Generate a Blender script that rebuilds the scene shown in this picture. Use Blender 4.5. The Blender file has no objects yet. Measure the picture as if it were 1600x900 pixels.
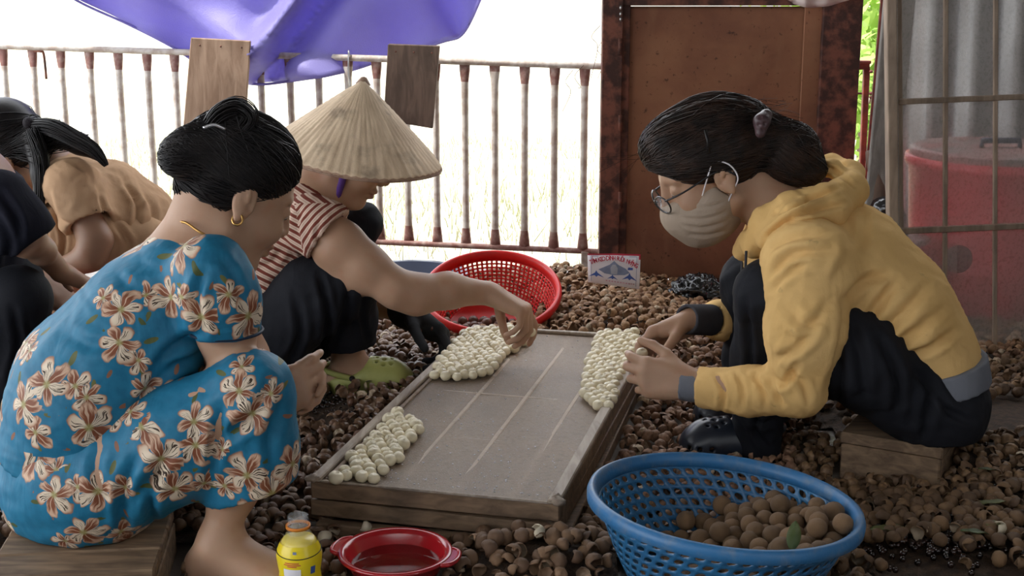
import bpy, bmesh, math, random
import numpy as np
from mathutils import Vector, Matrix, noise as mnoise

C = bpy.context.scene.collection
SC = bpy.context.scene
random.seed(7); RNG = np.random.default_rng(7)

# ------------------------------------------------------------------ camera, world, sun, exposure
F, TH, CH = 2100.0, math.radians(13.4), 0.9
cam = bpy.data.cameras.new('camera'); co = bpy.data.objects.new('camera', cam); C.objects.link(co)
cam.sensor_width = 36; cam.lens = F/1600*36; cam.clip_start = .05; cam.clip_end = 300
co.location = (0, 0, CH); co.rotation_euler = (math.pi/2-TH, 0, 0)
SC.camera = co
wd = bpy.data.worlds.new('overcast_sky'); SC.world = wd; wd.use_nodes = True
bg = wd.node_tree.nodes['Background']; bg.inputs[0].default_value = (.93, .96, 1, 1); bg.inputs[1].default_value = 1.75
sl = bpy.data.lights.new('sun', 'SUN'); so = bpy.data.objects.new('sun', sl); C.objects.link(so)
sl.energy = 2.6; sl.angle = math.radians(3); sl.color = (1, .96, .88)
so.rotation_euler = Vector((.45, .08, -.86)).to_track_quat('-Z', 'Y').to_euler(); so.location = (-4, 4, 8)
SC.view_settings.view_transform = 'Standard'; SC.view_settings.look = 'None'
SC.view_settings.exposure = 1.3; SC.view_settings.gamma = 1; SC.view_settings.use_curve_mapping = False

# ------------------------------------------------------------------ helpers
ct, st = math.cos(TH), math.sin(TH)
def ray(px, py):
    v = (450-py)/F
    return np.array([(px-800)/F, ct+v*st, -st+v*ct])
def W(px, py, Y):                       # point seen at (px,py) on the vertical plane at depth Y
    d = ray(px, py); return np.array([0, 0, CH])+d*(Y/d[1])
def G(px, py, z=0.):                    # point seen at (px,py) at height z
    d = ray(px, py); return np.array([0, 0, CH])+d*((z-CH)/d[2])
def PX(p):                              # project points to pixels
    p = np.atleast_2d(p)-np.array([0, 0, CH])
    dep = p[:, 1]*ct-p[:, 2]*st; up = p[:, 1]*st+p[:, 2]*ct
    return np.stack([800+F*p[:, 0]/dep, 450-F*up/dep, dep], 1)
def S(px, py, Y): return F/PX(W(px, py, Y))[0, 2]
def nrm(v): v = np.asarray(v, float); return v/np.linalg.norm(v)

def raw_mesh(name, V, Q, smooth=True):
    V = np.asarray(V, np.float32); m = bpy.data.meshes.new(name)
    if isinstance(Q, np.ndarray):
        k = Q.shape[1]; n = len(Q)
        m.vertices.add(len(V)); m.vertices.foreach_set('co', V.ravel())
        m.loops.add(n*k); m.loops.foreach_set('vertex_index', Q.astype(np.int32).ravel())
        m.polygons.add(n); m.polygons.foreach_set('loop_start', np.arange(0, n*k, k, dtype=np.int32))
        m.update(calc_edges=True)
    else:
        m.from_pydata([tuple(map(float, v)) for v in V], [], [tuple(map(int, q)) for q in Q]); m.update()
    m.polygons.foreach_set('use_smooth', np.full(len(m.polygons), smooth)); m.update()
    return m
ORG = {}
def obj(name, V, Q, mat, parent=None, smooth=True, org=None, local=False):
    """V in world coordinates (local=True: relative to the parent); the mesh origin goes to org / its base"""
    V = np.asarray(V, float)
    if local:
        o = bpy.data.objects.new(name, raw_mesh(name, V, Q, smooth)); o.parent = parent
    else:
        if org is None: org = ORG[parent.name] if parent else np.array([*(V[:, :2].mean(0)), V[:, 2].min()])
        o = bpy.data.objects.new(name, raw_mesh(name, V-org, Q, smooth))
        if parent: o.parent = parent
        else: o.location = org
        ORG[o.name] = np.array(org, float)
    if mat: o.data.materials.append(mat)
    C.objects.link(o)
    if local: ORG[o.name] = ORG.get(parent.name, np.zeros(3))
    return o
def empty(name, loc):
    o = bpy.data.objects.new(name, None); C.objects.link(o); o.location = loc; o.empty_display_size = .05
    ORG[o.name] = np.array(loc, float); return o
def tag(o, label=None, cat=None, group=None, kind=None):
    if label: o['label'] = label
    if cat: o['category'] = cat
    if group: o['group'] = group
    if kind: o['kind'] = kind
    return o
def join(parts):
    V, Q, n = [], [], 0
    for v, q in parts:
        V.append(np.asarray(v, float)); Q += [tuple(int(i)+n for i in f) for f in q]; n += len(v)
    return np.concatenate(V), Q
def box(c, s, R=None, bev=.0):
    """bevelled box, c centre, s full sizes, R 3x3"""
    bm = bmesh.new(); bmesh.ops.create_cube(bm, size=1)
    for v in bm.verts: v.co = Vector((v.co.x*s[0], v.co.y*s[1], v.co.z*s[2]))
    if bev > 0: bmesh.ops.bevel(bm, geom=bm.edges[:], offset=bev, segments=1, affect='EDGES', profile=.6)
    V = np.array([v.co[:] for v in bm.verts]); bm.verts.index_update(); Q = [[v.index for v in f.verts] for f in bm.faces]; bm.free()
    if R is not None: V = V@np.asarray(R).T
    return V+np.asarray(c), Q
def frame(d, up=(0, 0, 1)):
    """3x3 whose columns: d, side, up'"""
    d = nrm(d); u = np.asarray(up, float); u = u-d*(u@d)
    if np.linalg.norm(u) < 1e-5: u = np.array([1, 0, 0])-d*d[0]
    u = nrm(u); return np.stack([d, np.cross(u, d), u], 1)
def beam(a, b, w, h, up=(0, 0, 1), bev=.002, warp=0):
    a, b = np.asarray(a, float), np.asarray(b, float); L = np.linalg.norm(b-a)
    V, Q = box((0, 0, 0), (L, w, h), None, bev)
    return V@frame(b-a, up).T+(a+b)/2, Q
def lathe(prof, n=48, M=None, close=False):
    prof = np.array(prof, float); a = np.linspace(0, 2*math.pi, n, endpoint=False)
    V = np.stack([np.outer(prof[:, 0], np.cos(a)), np.outer(prof[:, 0], np.sin(a)), np.repeat(prof[:, 1:2], n, 1)], 2).reshape(-1, 3)
    m = len(prof); Q = []
    for i in range(m if close else m-1):
        j = (i+1) % m
        for k in range(n): l = (k+1) % n; Q.append((i*n+k, i*n+l, j*n+l, j*n+k))
    V = V if M is None else tf(M, V)
    return V, Q
def tf(M, V): M = np.array(M, float); return V@M[:3, :3].T+M[:3, 3]
def tube(pts, r, n=8, cap=True):
    pts = np.asarray(pts, float); r = np.broadcast_to(r, len(pts)); m = len(pts)
    T = np.gradient(pts, axis=0); T /= np.linalg.norm(T, axis=1)[:, None]+1e-9
    u = np.cross(T[0], (0, 0, 1.)); 
    if np.linalg.norm(u) < .1: u = np.cross(T[0], (1., 0, 0))
    u = nrm(u); V = []; a = np.linspace(0, 2*math.pi, n, endpoint=False)
    for i in range(m):
        u = nrm(u-T[i]*(u@T[i])); w = np.cross(T[i], u)
        V.append(pts[i]+r[i]*(np.outer(np.cos(a), u)+np.outer(np.sin(a), w)))
    Q = [(i*n+k, i*n+(k+1) % n, (i+1)*n+(k+1) % n, (i+1)*n+k) for i in range(m-1) for k in range(n)]
    if cap: Q += [tuple(range(n))[::-1], tuple(range((m-1)*n, m*n))]
    return np.concatenate(V), Q
def spline(P, n=24):
    P = np.asarray(P, float); m = len(P); t = np.linspace(0, m-1-1e-6, n); i = t.astype(int); f = (t-i)[:, None]
    g = lambda k: P[np.clip(k, 0, m-1)]
    a, b, c, d = g(i-1), g(i), g(i+1), g(i+2)
    return .5*((2*b)+(-a+c)*f+(2*a-5*b+4*c-d)*f*f+(-a+3*b-3*c+d)*f**3)
def wob(P, sc, seed=0, oct=3):
    """cheap smooth numpy noise in about -1..1"""
    r = np.random.default_rng(seed); P = np.asarray(P, float)*sc; o = np.zeros(len(P)); amp = 1.; tot = 0
    for k in range(oct):
        w = np.zeros((len(P), 3))
        for j in range(3):
            w[:, j] = np.sin(P@r.normal(0, 1.4, 3)+r.uniform(0, 6))
        Q = P+1.1*w; s = 0
        for j in range(3): s = s+np.sin(Q@r.normal(0, 1.6, 3)+r.uniform(0, 6))
        o += amp*s/3; tot += amp; amp *= .5; P = P*2.03
    return o/tot*1.6
def sph(n=10, m=7):
    V = [(0, 0, 1)]; 
    for i in range(1, m):
        for k in range(n):
            a = math.pi*i/m; b = 2*math.pi*k/n; V.append((math.sin(a)*math.cos(b), math.sin(a)*math.sin(b), math.cos(a)))
    V.append((0, 0, -1)); Q = []
    for k in range(n): Q.append((0, 1+k, 1+(k+1) % n))
    for i in range(m-2):
        for k in range(n): a = 1+i*n; Q.append((a+k, a+n+k, a+n+(k+1) % n, a+(k+1) % n))
    a = 1+(m-2)*n
    for k in range(n): Q.append((a+k, len(V)-1, a+(k+1) % n))
    return np.array(V, float), Q
def ell(c, r, R=None, n=16, m=12):
    V, Q = sph(n, m); V = V*np.asarray(r)
    if R is not None: V = V@np.asarray(R).T
    return V+np.asarray(c), Q

# ------------------------------------------------------------------ signed distance modelling (block-sparse surface nets)
class Sdf:
    def __init__(s): s.ops = []
    def _add(s, fn, c, R, k, mode): s.ops.append((fn, np.asarray(c, float), R, k, mode))
    def cap(s, a, b, ra, rb, k=.02, L=None, s_=1., mode='add', cut=None):
        a, b = np.asarray(a, float), np.asarray(b, float)
        Lv = nrm(L) if L is not None else None; q = 1-1/s_
        def sq(p): return p if Lv is None else p-q*(p@Lv)[..., None]*Lv
        A = sq(a[None])[0]; B = sq(b[None])[0]; ba = B-A; bb = max(ba@ba, 1e-9)
        def fn(p):
            pa = sq(p)-A; t = np.clip(pa@ba/bb, 0, 1)
            d = np.linalg.norm(pa-t[..., None]*ba, axis=-1)-(ra+(rb-ra)*t)
            if s_ < 1: d = d*s_
            if cut is not None:
                for o, n in cut: d = np.maximum(d, (p-o)@n)
            return d
        s._add(fn, (a+b)/2, np.linalg.norm(b-a)/2+max(ra, rb)*max(s_, 1), k, mode)
    def chain(s, P, k=.02, L=None, s_=1., mode='add', cut=None):
        for (a, ra), (b, rb) in zip(P[:-1], P[1:]): s.cap(a, b, ra, rb, k, L, s_, mode, cut)
    def ell(s, c, r, R=None, k=.02, mode='add', cut=None):
        c = np.asarray(c, float); r = np.asarray(r, float); R = np.eye(3) if R is None else np.asarray(R)
        def fn(p):
            q = (p-c)@R; k0 = np.linalg.norm(q/r, axis=-1); k1 = np.linalg.norm(q/r**2, axis=-1)+1e-9
            d = np.where(k0 < .3, -(1-k0)*r.min(), k0*(k0-1)/k1)
            if cut is not None:
                for o, n in cut: d = np.maximum(d, (p-o)@n)
            return d
        s._add(fn, c, r.max(), k, mode)
    def plane(s, o, n): 
        n = nrm(n); o = np.asarray(o, float)
        s._add(lambda p: (p-o)@n, o, 0, 0, 'cut')
    @staticmethod
    def comb(D, d, k, mode):
        if mode == 'add':
            if k <= 0: return np.minimum(D, d)
            h = np.maximum(k-np.abs(D-d), 0)/k; return np.minimum(D, d)-h*h*k*.25
        if mode == 'cut': return np.maximum(D, d)
        d = -d
        if k <= 0: return np.maximum(D, d)
        h = np.maximum(k-np.abs(D-d), 0)/k; return np.maximum(D, d)+h*h*k*.25
    def val(s, p):
        D = np.full(p.shape[:-1], 9.)
        for fn, c, R, k, mode in s.ops: D = s.comb(D, fn(p), k, mode)
        return D
    def mesh(s, h=.004, smooth=1):
        add = [o for o in s.ops if o[4] == 'add']
        lo = np.min([o[1]-o[2] for o in add], 0)-4*h; hi = np.max([o[1]+o[2] for o in add], 0)+4*h
        B = 8; nb = np.ceil((hi-lo)/(B*h)).astype(int)
        g = np.stack(np.meshgrid(*[np.arange(n) for n in nb], indexing='ij'), -1).reshape(-1, 3)
        cen = lo+(g+.5)*B*h; R = B*h*.8661
        dop = [fn(cen) for fn, *_ in s.ops]; D = np.full(len(cen), 9.)
        for d, (fn, c, r_, k, mode) in zip(dop, s.ops): D = s.comb(D, d, k, mode)
        keep = np.abs(D) < R*1.35+.004; g = g[keep]; Dc = D[keep]; dop = [d[keep] for d in dop]
        ax = np.arange(B+1); loc = np.stack(np.meshgrid(ax, ax, ax, indexing='ij'), -1).reshape(-1, 3)
        D = np.full((len(g), len(loc)), 9.); base = lo+g*B*h
        for d, (fn, c, r_, k, mode) in zip(dop, s.ops):
            if mode == 'add': m = d-2.2*R-k < np.maximum(Dc, 0)+.0
            else: m = (-d if mode == 'sub' else d)+2.2*R+k > Dc
            ix = np.nonzero(m)[0]
            if len(ix): D[ix] = s.comb(D[ix], fn(base[ix][:, None, :]+loc[None]*h), k, mode)
        V = D.reshape(len(g), B+1, B+1, B+1)
        offs = [(i, j, k) for i in (0, 1) for j in (0, 1) for k in (0, 1)]
        cnt = sum((V[:, i:i+B, j:j+B, k:k+B] < 0).astype(np.int8) for i, j, k in offs)
        a = np.argwhere((cnt > 0) & (cnt < 8)); bi, ci = a[:, 0], a[:, 1:]
        cv = np.stack([V[bi, ci[:, 0]+i, ci[:, 1]+j, ci[:, 2]+k] for i, j, k in offs], 1)
        gc = g[bi]*B+ci; acc = np.zeros((len(gc), 3)); n = np.zeros(len(gc)); of = np.array(offs, float)
        for p in range(8):
            for q in range(p+1, 8):
                if np.abs(of[p]-of[q]).sum() != 1: continue
                x, y = cv[:, p], cv[:, q]; c = (x < 0) != (y < 0); t = np.where(c, x/(x-y+1e-12), 0)
                acc += np.where(c[:, None], of[p]+(of[q]-of[p])*t[:, None], 0); n += c
        P = lo+(gc+acc/n[:, None])*h
        N = (nb*B+2).astype(np.int64); key = (gc[:, 0]*N[1]+gc[:, 1])*N[2]+gc[:, 2]
        o = np.argsort(key); ks = key[o]; Q = []
        st_ = [N[1]*N[2], N[2], 1]
        for ax_, (p, q) in enumerate(((4, (1, 2)), (2, (2, 0)), (1, (0, 1)))):
            x, y = cv[:, 0], cv[:, p]; c = (x < 0) != (y < 0); kk = key[c]; u, w = st_[q[0]], st_[q[1]]
            idx = [kk, kk-u, kk-u-w, kk-w]; f = []; ok = np.ones(len(kk), bool)
            for i_ in idx:
                pos = np.clip(np.searchsorted(ks, i_), 0, len(ks)-1); ok &= ks[pos] == i_; f.append(o[pos])
            f = np.stack(f, 1); f[~(x[c] < 0)] = f[~(x[c] < 0)][:, ::-1]; Q.append(f[ok])
        Q = np.concatenate(Q)
        for _ in range(smooth):
            A = np.zeros_like(P); m = np.zeros(len(P))
            for i in range(4):
                for j in (1, 3): np.add.at(A, Q[:, i], P[Q[:, (i+j) % 4]]); np.add.at(m, Q[:, i], 1)
            P = P*.5+.5*A/np.maximum(m, 1)[:, None]
        return P, Q
def main_piece(V, Q):
    """keep only the largest connected surface"""
    lab = np.arange(len(V))
    for _ in range(400):
        m = lab[Q].min(1); new = lab.copy(); 
        for i in range(4): np.minimum.at(new, Q[:, i], m)
        new = new[new]
        if (new == lab).all(): break
        lab = new
    u, c = np.unique(lab, return_counts=True); keep = lab == u[c.argmax()]; ids = np.cumsum(keep)-1
    return V[keep], ids[Q[keep[Q[:, 0]]]]
def vnorm(V, Q):
    n = np.cross(V[Q[:, 2]]-V[Q[:, 0]], V[Q[:, 3]]-V[Q[:, 1]]); N = np.zeros_like(V)
    for i in range(4): np.add.at(N, Q[:, i], n)
    return N/(np.linalg.norm(N, axis=1)[:, None]+1e-12)
def PC(*pts, dY=0):                     # chain points given as seen: (px, py, Y, radius in px)
    return [(W(a, b, Y+dY), r/S(a, b, Y+dY)) for a, b, Y, r in pts]
def folds(V, Q, lines, side=-1):
    """press real creases into cloth: lines of (polyline px, width m, depth m) on the side facing -Y (or +Y)"""
    N = vnorm(V, Q); p = PX(V); out = V.copy(); wt = np.clip(side*N[:, 1]*1.6+.25, 0, 1)
    for pl, w, amp in lines:
        pl = spline(pl, max(6, 4*len(pl)))[:, :2]; d = np.full(len(V), 1e9); tt = np.zeros(len(V))
        for i in range(len(pl)-1):
            a, b = pl[i], pl[i+1]; ba = b-a; t = np.clip(((p[:, :2]-a)@ba)/(ba@ba+1e-9), 0, 1)
            dd = np.linalg.norm(p[:, :2]-a-t[:, None]*ba, axis=1); m = dd < d; d = np.where(m, dd, d); tt = np.where(m, (i+t)/(len(pl)-1), tt)
        d = d*p[:, 2]/F; e = np.sin(np.pi*np.clip(tt, .02, .98))**.5
        g = -np.exp(-(d/w)**2)*1.35+.75*np.exp(-((d-1.8*w)/(1.0*w))**2)
        out += N*(amp*g*e*wt)[:, None]
    return out
def crumple(V, Q, amp, sc, seed=0, stretch=None):
    P = V if stretch is None else V-np.outer(V@nrm(stretch), nrm(stretch))*.75
    n = wob(P, sc, seed, 3); n = 1-np.abs(n)*1.6
    return V+vnorm(V, Q)*(amp*n)[:, None]

# ------------------------------------------------------------------ node expression helper and materials
class X:
    def __init__(s, t, o): s.t, s.o = t, o
    def m(s, op, *a, clamp=False):
        n = s.t.nodes.new('ShaderNodeMath'); n.operation = op; n.use_clamp = clamp
        for i, v in enumerate((s,)+a):
            if isinstance(v, X): s.t.links.new(v.o, n.inputs[i])
            else: n.inputs[i].default_value = v
        return X(s.t, n.outputs[0])
    def __add__(s, b): return s.m('ADD', b)
    def __sub__(s, b): return s.m('SUBTRACT', b)
    def __mul__(s, b): return s.m('MULTIPLY', b)
    def __truediv__(s, b): return s.m('DIVIDE', b)
    def __radd__(s, b): return s+b
    def __rmul__(s, b): return s*b
    def __rsub__(s, b): return (s*-1)+b
    def gt(s, b): return s.m('GREATER_THAN', b)
    def lt(s, b): return s.m('LESS_THAN', b)
    def sm(s, a, b):
        n = s.t.nodes.new('ShaderNodeMapRange'); n.interpolation_type = 'SMOOTHSTEP'; s.t.links.new(s.o, n.inputs[0])
        n.inputs[1].default_value = a; n.inputs[2].default_value = b; return X(s.t, n.outputs[0])
class Mat:
    def __init__(s, name, rough=.6, metal=0, spec=.4, **kw):
        s.m = bpy.data.materials.new(name); s.m.use_nodes = True; s.t = s.m.node_tree; s.b = s.t.nodes['Principled BSDF']
        s.b.inputs['Roughness'].default_value = rough; s.b.inputs['Metallic'].default_value = metal
        s.b.inputs['Specular IOR Level'].default_value = spec
        for k, v in kw.items(): s.b.inputs[k.replace('_', ' ')].default_value = v
    def coord(s, kind='Object', scale=(1, 1, 1), rot=(0, 0, 0)):
        c = s.t.nodes.new('ShaderNodeTexCoord'); m = s.t.nodes.new('ShaderNodeMapping'); s.t.links.new(c.outputs[kind], m.inputs[0])
        m.inputs['Scale'].default_value = scale if hasattr(scale, '__len__') else (scale,)*3; m.inputs['Rotation'].default_value = rot
        return m.outputs[0]
    def noise(s, vec, scale=5, detail=4, dist=0, rough=.55):
        n = s.t.nodes.new('ShaderNodeTexNoise'); s.t.links.new(vec, n.inputs['Vector']); n.inputs['Scale'].default_value = scale
        n.inputs['Detail'].default_value = detail; n.inputs['Distortion'].default_value = dist; n.inputs['Roughness'].default_value = rough
        return X(s.t, n.outputs['Fac'])
    def attr(s, name, out='Fac'):
        n = s.t.nodes.new('ShaderNodeAttribute'); n.attribute_name = name; return X(s.t, n.outputs[out])
    def mix(s, f, a, b):
        n = s.t.nodes.new('ShaderNodeMix'); n.data_type = 'RGBA'; n.clamp_factor = True
        for sock, v in ((n.inputs[0], f), (n.inputs[6], a), (n.inputs[7], b)):
            if isinstance(v, X): s.t.links.new(v.o, sock)
            elif hasattr(v, 'links') or hasattr(v, 'is_linked'): s.t.links.new(v, sock)
            else: sock.default_value = (*v, 1) if hasattr(v, '__len__') else v
        return n.outputs[2]
    def col(s, c):
        if hasattr(c, 'is_linked'): s.t.links.new(c, s.b.inputs['Base Color'])
        else: s.b.inputs['Base Color'].default_value = (*c, 1)
        return s
    def bump(s, h, strength=.3, dist=.002):
        n = s.t.nodes.new('ShaderNodeBump'); s.t.links.new(h.o, n.inputs['Height']); n.inputs['Strength'].default_value = strength
        n.inputs['Distance'].default_value = dist; s.t.links.new(n.outputs[0], s.b.inputs['Normal']); return s
    def rgh(s, x): s.t.links.new(x.o, s.b.inputs['Roughness']); return s
def simple(name, c1, c2=None, scale=20, rough=.6, metal=0, spec=.4, bump=.2, bscale=None, st=(1, 1, 1), lo=.35, hi=.65, bd=.002, vary=0, **kw):
    M = Mat(name, rough, metal, spec, **kw); v = M.coord(scale=st); c2 = c2 or tuple(x*.7 for x in c1)
    n = M.noise(v, scale, 5); c = M.mix(n.sm(lo, hi), c1, c2)
    if vary:
        oi = M.t.nodes.new('ShaderNodeObjectInfo'); r = X(M.t, oi.outputs['Random']); c = M.mix(r*vary, c, tuple(x*.35 for x in c1))
    M.col(c)
    if bump: M.bump(M.noise(v, bscale or scale*4, 4), bump, bd)
    return M.m
def wood(name, a, b, stretch=(1, 12, 12), scale=6, rough=.75, dark=.45, spec=.25):
    M = Mat(name, rough, 0, spec); v = M.coord(scale=stretch); n = M.noise(v, scale, 6, .6); n2 = M.noise(M.coord(scale=1), 9, 4)
    c = M.mix(n.sm(.3, .7), a, b); c = M.mix(n2.sm(.5, .78)*dark, c, tuple(x*.25 for x in a)); M.col(c); M.bump(n, .5, .002); return M.m

# ------------------------------------------------------------------ materials
M_ = {}
M_['fence'] = simple('weathered_fence_paint', (.58, .54, .50), (.38, .30, .255), 30, .55, bump=.3)
M_['fence_red'] = simple('red_primer', (.20, .085, .07), (.34, .24, .21), 45, .6, bump=.3, lo=.4, hi=.75)
def rust():
    M = Mat('rusty_sheet', .62, .25, .4); v = M.coord(scale=1); n = M.noise(v, 3.5, 8, .3, .6); n2 = M.noise(M.coord(scale=(1, 1, .25)), 16, 6); n3 = M.noise(v, 70, 3)
    c = M.mix(n.sm(.32, .7), (.20, .082, .048), (.31, .145, .078)); c = M.mix(n2.sm(.55, .85)*.4, c, (.36, .20, .11)); c = M.mix(n3.sm(.62, .75)*.7, c, (.035, .016, .012))
    M.col(c); M.bump(n3, .3, .001); return M.m
M_['rust'] = rust()
M_['rust_dark'] = simple('rusty_steel_frame', (.20, .075, .05), (.055, .025, .02), 26, .65, .2, bump=.5, lo=.35, hi=.62)
M_['red_steel'] = simple('red_primed_steel', (.26, .06, .04), (.12, .03, .025), 30, .6, bump=.3)
M_['plank_tan'] = wood('tan_plank', (.36, .25, .18), (.22, .14, .095), (9, 9, 1.2), 5)
M_['plank_dark'] = wood('dark_plank', (.10, .07, .055), (.19, .13, .10), (9, 9, 1.2), 5)
M_['plank_grey'] = wood('grey_plank', (.30, .28, .26), (.17, .155, .14), (9, 9, 1.0), 5)
M_['batten'] = wood('pale_batten_wood', (.40, .31, .24), (.26, .20, .155), (9, 9, 1.5), 6)
M_['pale_lath'] = wood('pale_lath_wood', (.56, .47, .39), (.48, .39, .32), (9, 9, 9), 6)
M_['tray_wood'] = wood('wet_tray_wood', (.24, .155, .095), (.11, .07, .042), (1.6, 14, 14), 5, .55, .7, .45)
M_['tray_top'] = wood('weathered_tray_wood', (.42, .35, .28), (.25, .19, .145), (12, 1.6, 12), 5, .6, .45, .4)
M_['block'] = wood('seat_block_wood', (.27, .18, .11), (.13, .085, .055), (1.5, 10, 14), 6, .7, .6)
def tarp():
    M = Mat('violet_tarpaulin', .45, 0, .4); v = M.coord(scale=1); n = M.noise(v, 3.5, 6); w = M.noise(v, 260, 2)
    M.col(M.mix(n.sm(.3, .7), (.27, .24, .56), (.36, .33, .66))); M.bump(w+M.noise(v, 9, 4)*2, .35, .004)
    tr = M.t.nodes.new('ShaderNodeBsdfTranslucent'); tr.inputs[0].default_value = (.34, .30, .72, 1)
    mx = M.t.nodes.new('ShaderNodeMixShader'); mx.inputs[0].default_value = .42; out = M.t.nodes['Material Output']
    M.t.links.new(M.b.outputs[0], mx.inputs[1]); M.t.links.new(tr.outputs[0], mx.inputs[2]); M.t.links.new(mx.outputs[0], out.inputs[0]); return M.m
M_['tarp'] = tarp()
M_['white_cloth'] = simple('white_cloth', (.72, .62, .60), (.6, .5, .48), 8, .8)
def screen(name, c1, c2, alpha, vs=900, spark=0):
    M = Mat(name, .5, 0, .5); v = M.coord(scale=1); n = M.noise(v, 12, 6); f = M.noise(v, 330, 2); f2 = M.noise(v, 130, 3)
    c = M.mix(n.sm(.3, .75), c1, c2); c = M.mix(f2.sm(.45, .7)*.6, c, tuple(x*.55 for x in c1))
    if spark: c = M.mix(f.sm(.60, .72)*spark, c, (.75, .73, .7))
    M.col(c); M.bump(f, .8, .002)
    tp = M.t.nodes.new('ShaderNodeBsdfTransparent'); mx = M.t.nodes.new('ShaderNodeMixShader'); out = M.t.nodes['Material Output']
    a = (n.sm(.2, .8)*.14)+alpha; M.t.links.new(a.o, mx.inputs[0])
    M.t.links.new(tp.outputs[0], mx.inputs[1]); M.t.links.new(M.b.outputs[0], mx.inputs[2]); M.t.links.new(mx.outputs[0], out.inputs[0]); return M.m
M_['screen'] = screen('insect_screen', (.50, .47, .45), (.40, .37, .35), .52)
M_['tray_screen'] = screen('tray_screen', (.50, .375, .275), (.31, .23, .17), .55, spark=.6)
M_['corrug'] = simple('galvanised_corrugated_sheet', (.42, .43, .44), (.27, .27, .28), 7, .4, .5, bump=.1, st=(1, 1, .2))
M_['drum'] = simple('red_plastic_drum', (.80, .06, .08), (.66, .045, .06), 4, .4, spec=.5, bump=.05)
M_['red_pl'] = simple('red_plastic', (.82, .028, .025), (.7, .02, .02), 8, .33, spec=.5, bump=.05)
M_['blue_pl'] = simple('blue_plastic', (.022, .14, .30), (.02, .11, .245), 8, .34, spec=.5, bump=.06)
M_['blue_rim'] = simple('scuffed_blue_plastic', (.03, .15, .34), (.13, .20, .29), 40, .42, spec=.45, bump=.2, lo=.45, hi=.8)
M_['dblue'] = simple('dark_blue_plastic', (.015, .03, .09), None, 8, .4)
M_['bowl'] = simple('dark_red_glossy_plastic', (.42, .012, .018), (.32, .01, .014), 6, .16, spec=.6, bump=.02)
M_['orange'] = simple('orange_plastic', (.7, .22, .02), None, 6, .4)
M_['black_bag'] = simple('black_plastic_film', (.012, .012, .014), (.02, .02, .024), 6, .16, spec=.8, bump=.6, bscale=30, bd=.006)
M_['paper'] = simple('white_paper', (.82, .80, .84), (.74, .72, .78), 5, .7, bump=.05)
M_['ink_red'] = simple('red_ink', (.55, .03, .07)); M_['ink_blue'] = simple('blue_ink', (.06, .12, .42)); M_['ink_grey'] = simple('grey_blue_ink', (.25, .30, .45)); M_['ink_pink'] = simple('pink_ink', (.70, .42, .5))
M_['peel'] = simple('peeled_longan_flesh', (.88, .80, .60), (.76, .66, .44), 70, .22, spec=.6, bump=.25, bscale=110, bd=.002)
M_['longan'] = simple('longan_skin', (.36, .22, .115), (.17, .095, .05), 75, .55, spec=.3, bump=.7, bscale=240, bd=.002, vary=.75, lo=.4, hi=.62)
M_['longan_wet'] = simple('wet_longan_skin', (.17, .07, .04), (.08, .03, .02), 50, .25, spec=.6, bump=.25, bscale=240, bd=.001, vary=.4)
M_['leaf'] = simple('longan_leaf', (.05, .085, .02), (.09, .10, .03), 20, .4, bump=.3)
M_['leaf_olive'] = simple('wilted_leaf', (.13, .14, .045), (.09, .09, .03), 20, .5, bump=.3)
M_['bush'] = simple('bush_leaf', (.30, .50, .08), (.45, .62, .15), 9, .5, vary=.3, bump=0)
M_['metal'] = simple('dull_steel', (.5, .5, .5), None, 20, .35, .9, bump=.1)
def ground(name, a, b, sc, wet=0, r0=.75, r1=.18):
    M = Mat(name, .7, 0, .4); v = M.coord(scale=1); n = M.noise(v, sc, 7); n2 = M.noise(v, sc*9, 4); p = M.noise(v, 2.2, 5)
    c = M.mix(n.sm(.3, .7), a, b); M.col(M.mix(n2.sm(.5, .8)*.5, c, tuple(x*.35 for x in a)))
    if wet: M.rgh(p.sm(.42, .58)*(r1-r0)+r0)
    M.bump(n2, .5, .003); return M.m
M_['floor'] = ground('damp_dirty_concrete', (.085, .068, .055), (.14, .11, .09), 4, 1)
M_['field'] = ground('sunlit_dry_grass_ground', (.36, .34, .22), (.44, .42, .33), 2.2)
M_['roof'] = simple('corrugated_roof_underside', (.20, .19, .18), None, 5, .7)

# ------------------------------------------------------------------ the setting
def slab(x0, x1, y0, y1, z, t=.1): return box(((x0+x1)/2, (y0+y1)/2, z-t/2), (x1-x0, y1-y0, t))
tag(obj('floor', *slab(-3.2, 3.2, -1.2, 4.05, 0), M_['floor'], smooth=False), kind='structure')
n = 60; xs = np.linspace(-45, 45, n); ys = np.concatenate([np.linspace(3.6, 12, 40), np.linspace(12.6, 90, 20)]); gx, gy = np.meshgrid(xs, ys, indexing='ij')
gz = -.16+.03*wob(np.stack([gx.ravel(), gy.ravel(), 0*gx.ravel()], 1), 1.1, 3).reshape(gx.shape)+np.clip(gy-9, 0, 99)*.035
Q = [(i*n+j, (i+1)*n+j, (i+1)*n+j+1, i*n+j+1) for i in range(n-1) for j in range(n-1)]
tag(obj('ground_outside', np.stack([gx.ravel(), gy.ravel(), gz.ravel()], 1), Q, M_['field']), kind='structure')
# unseen roof set over the work floor to darken the interior: corrugated sheet on beams
xs = np.arange(-3.4, 3.4, .025); V = []; 
for y in (-.6, 3.75): V += [(x, y, 2.05+.012*math.sin(x*2*math.pi/.1)) for x in xs]
m = len(xs); roof = obj('shade_roof', V, [(i, i+1, m+i+1, m+i) for i in range(m-1)], M_['roof']); tag(roof, kind='structure')
for i, y in enumerate((.4, 2.1, 3.7)):
    b = obj('roof_beam', *box((0, y, 1.99), (6.6, .06, .09)), M_['plank_grey'], roof, smooth=False)

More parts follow.
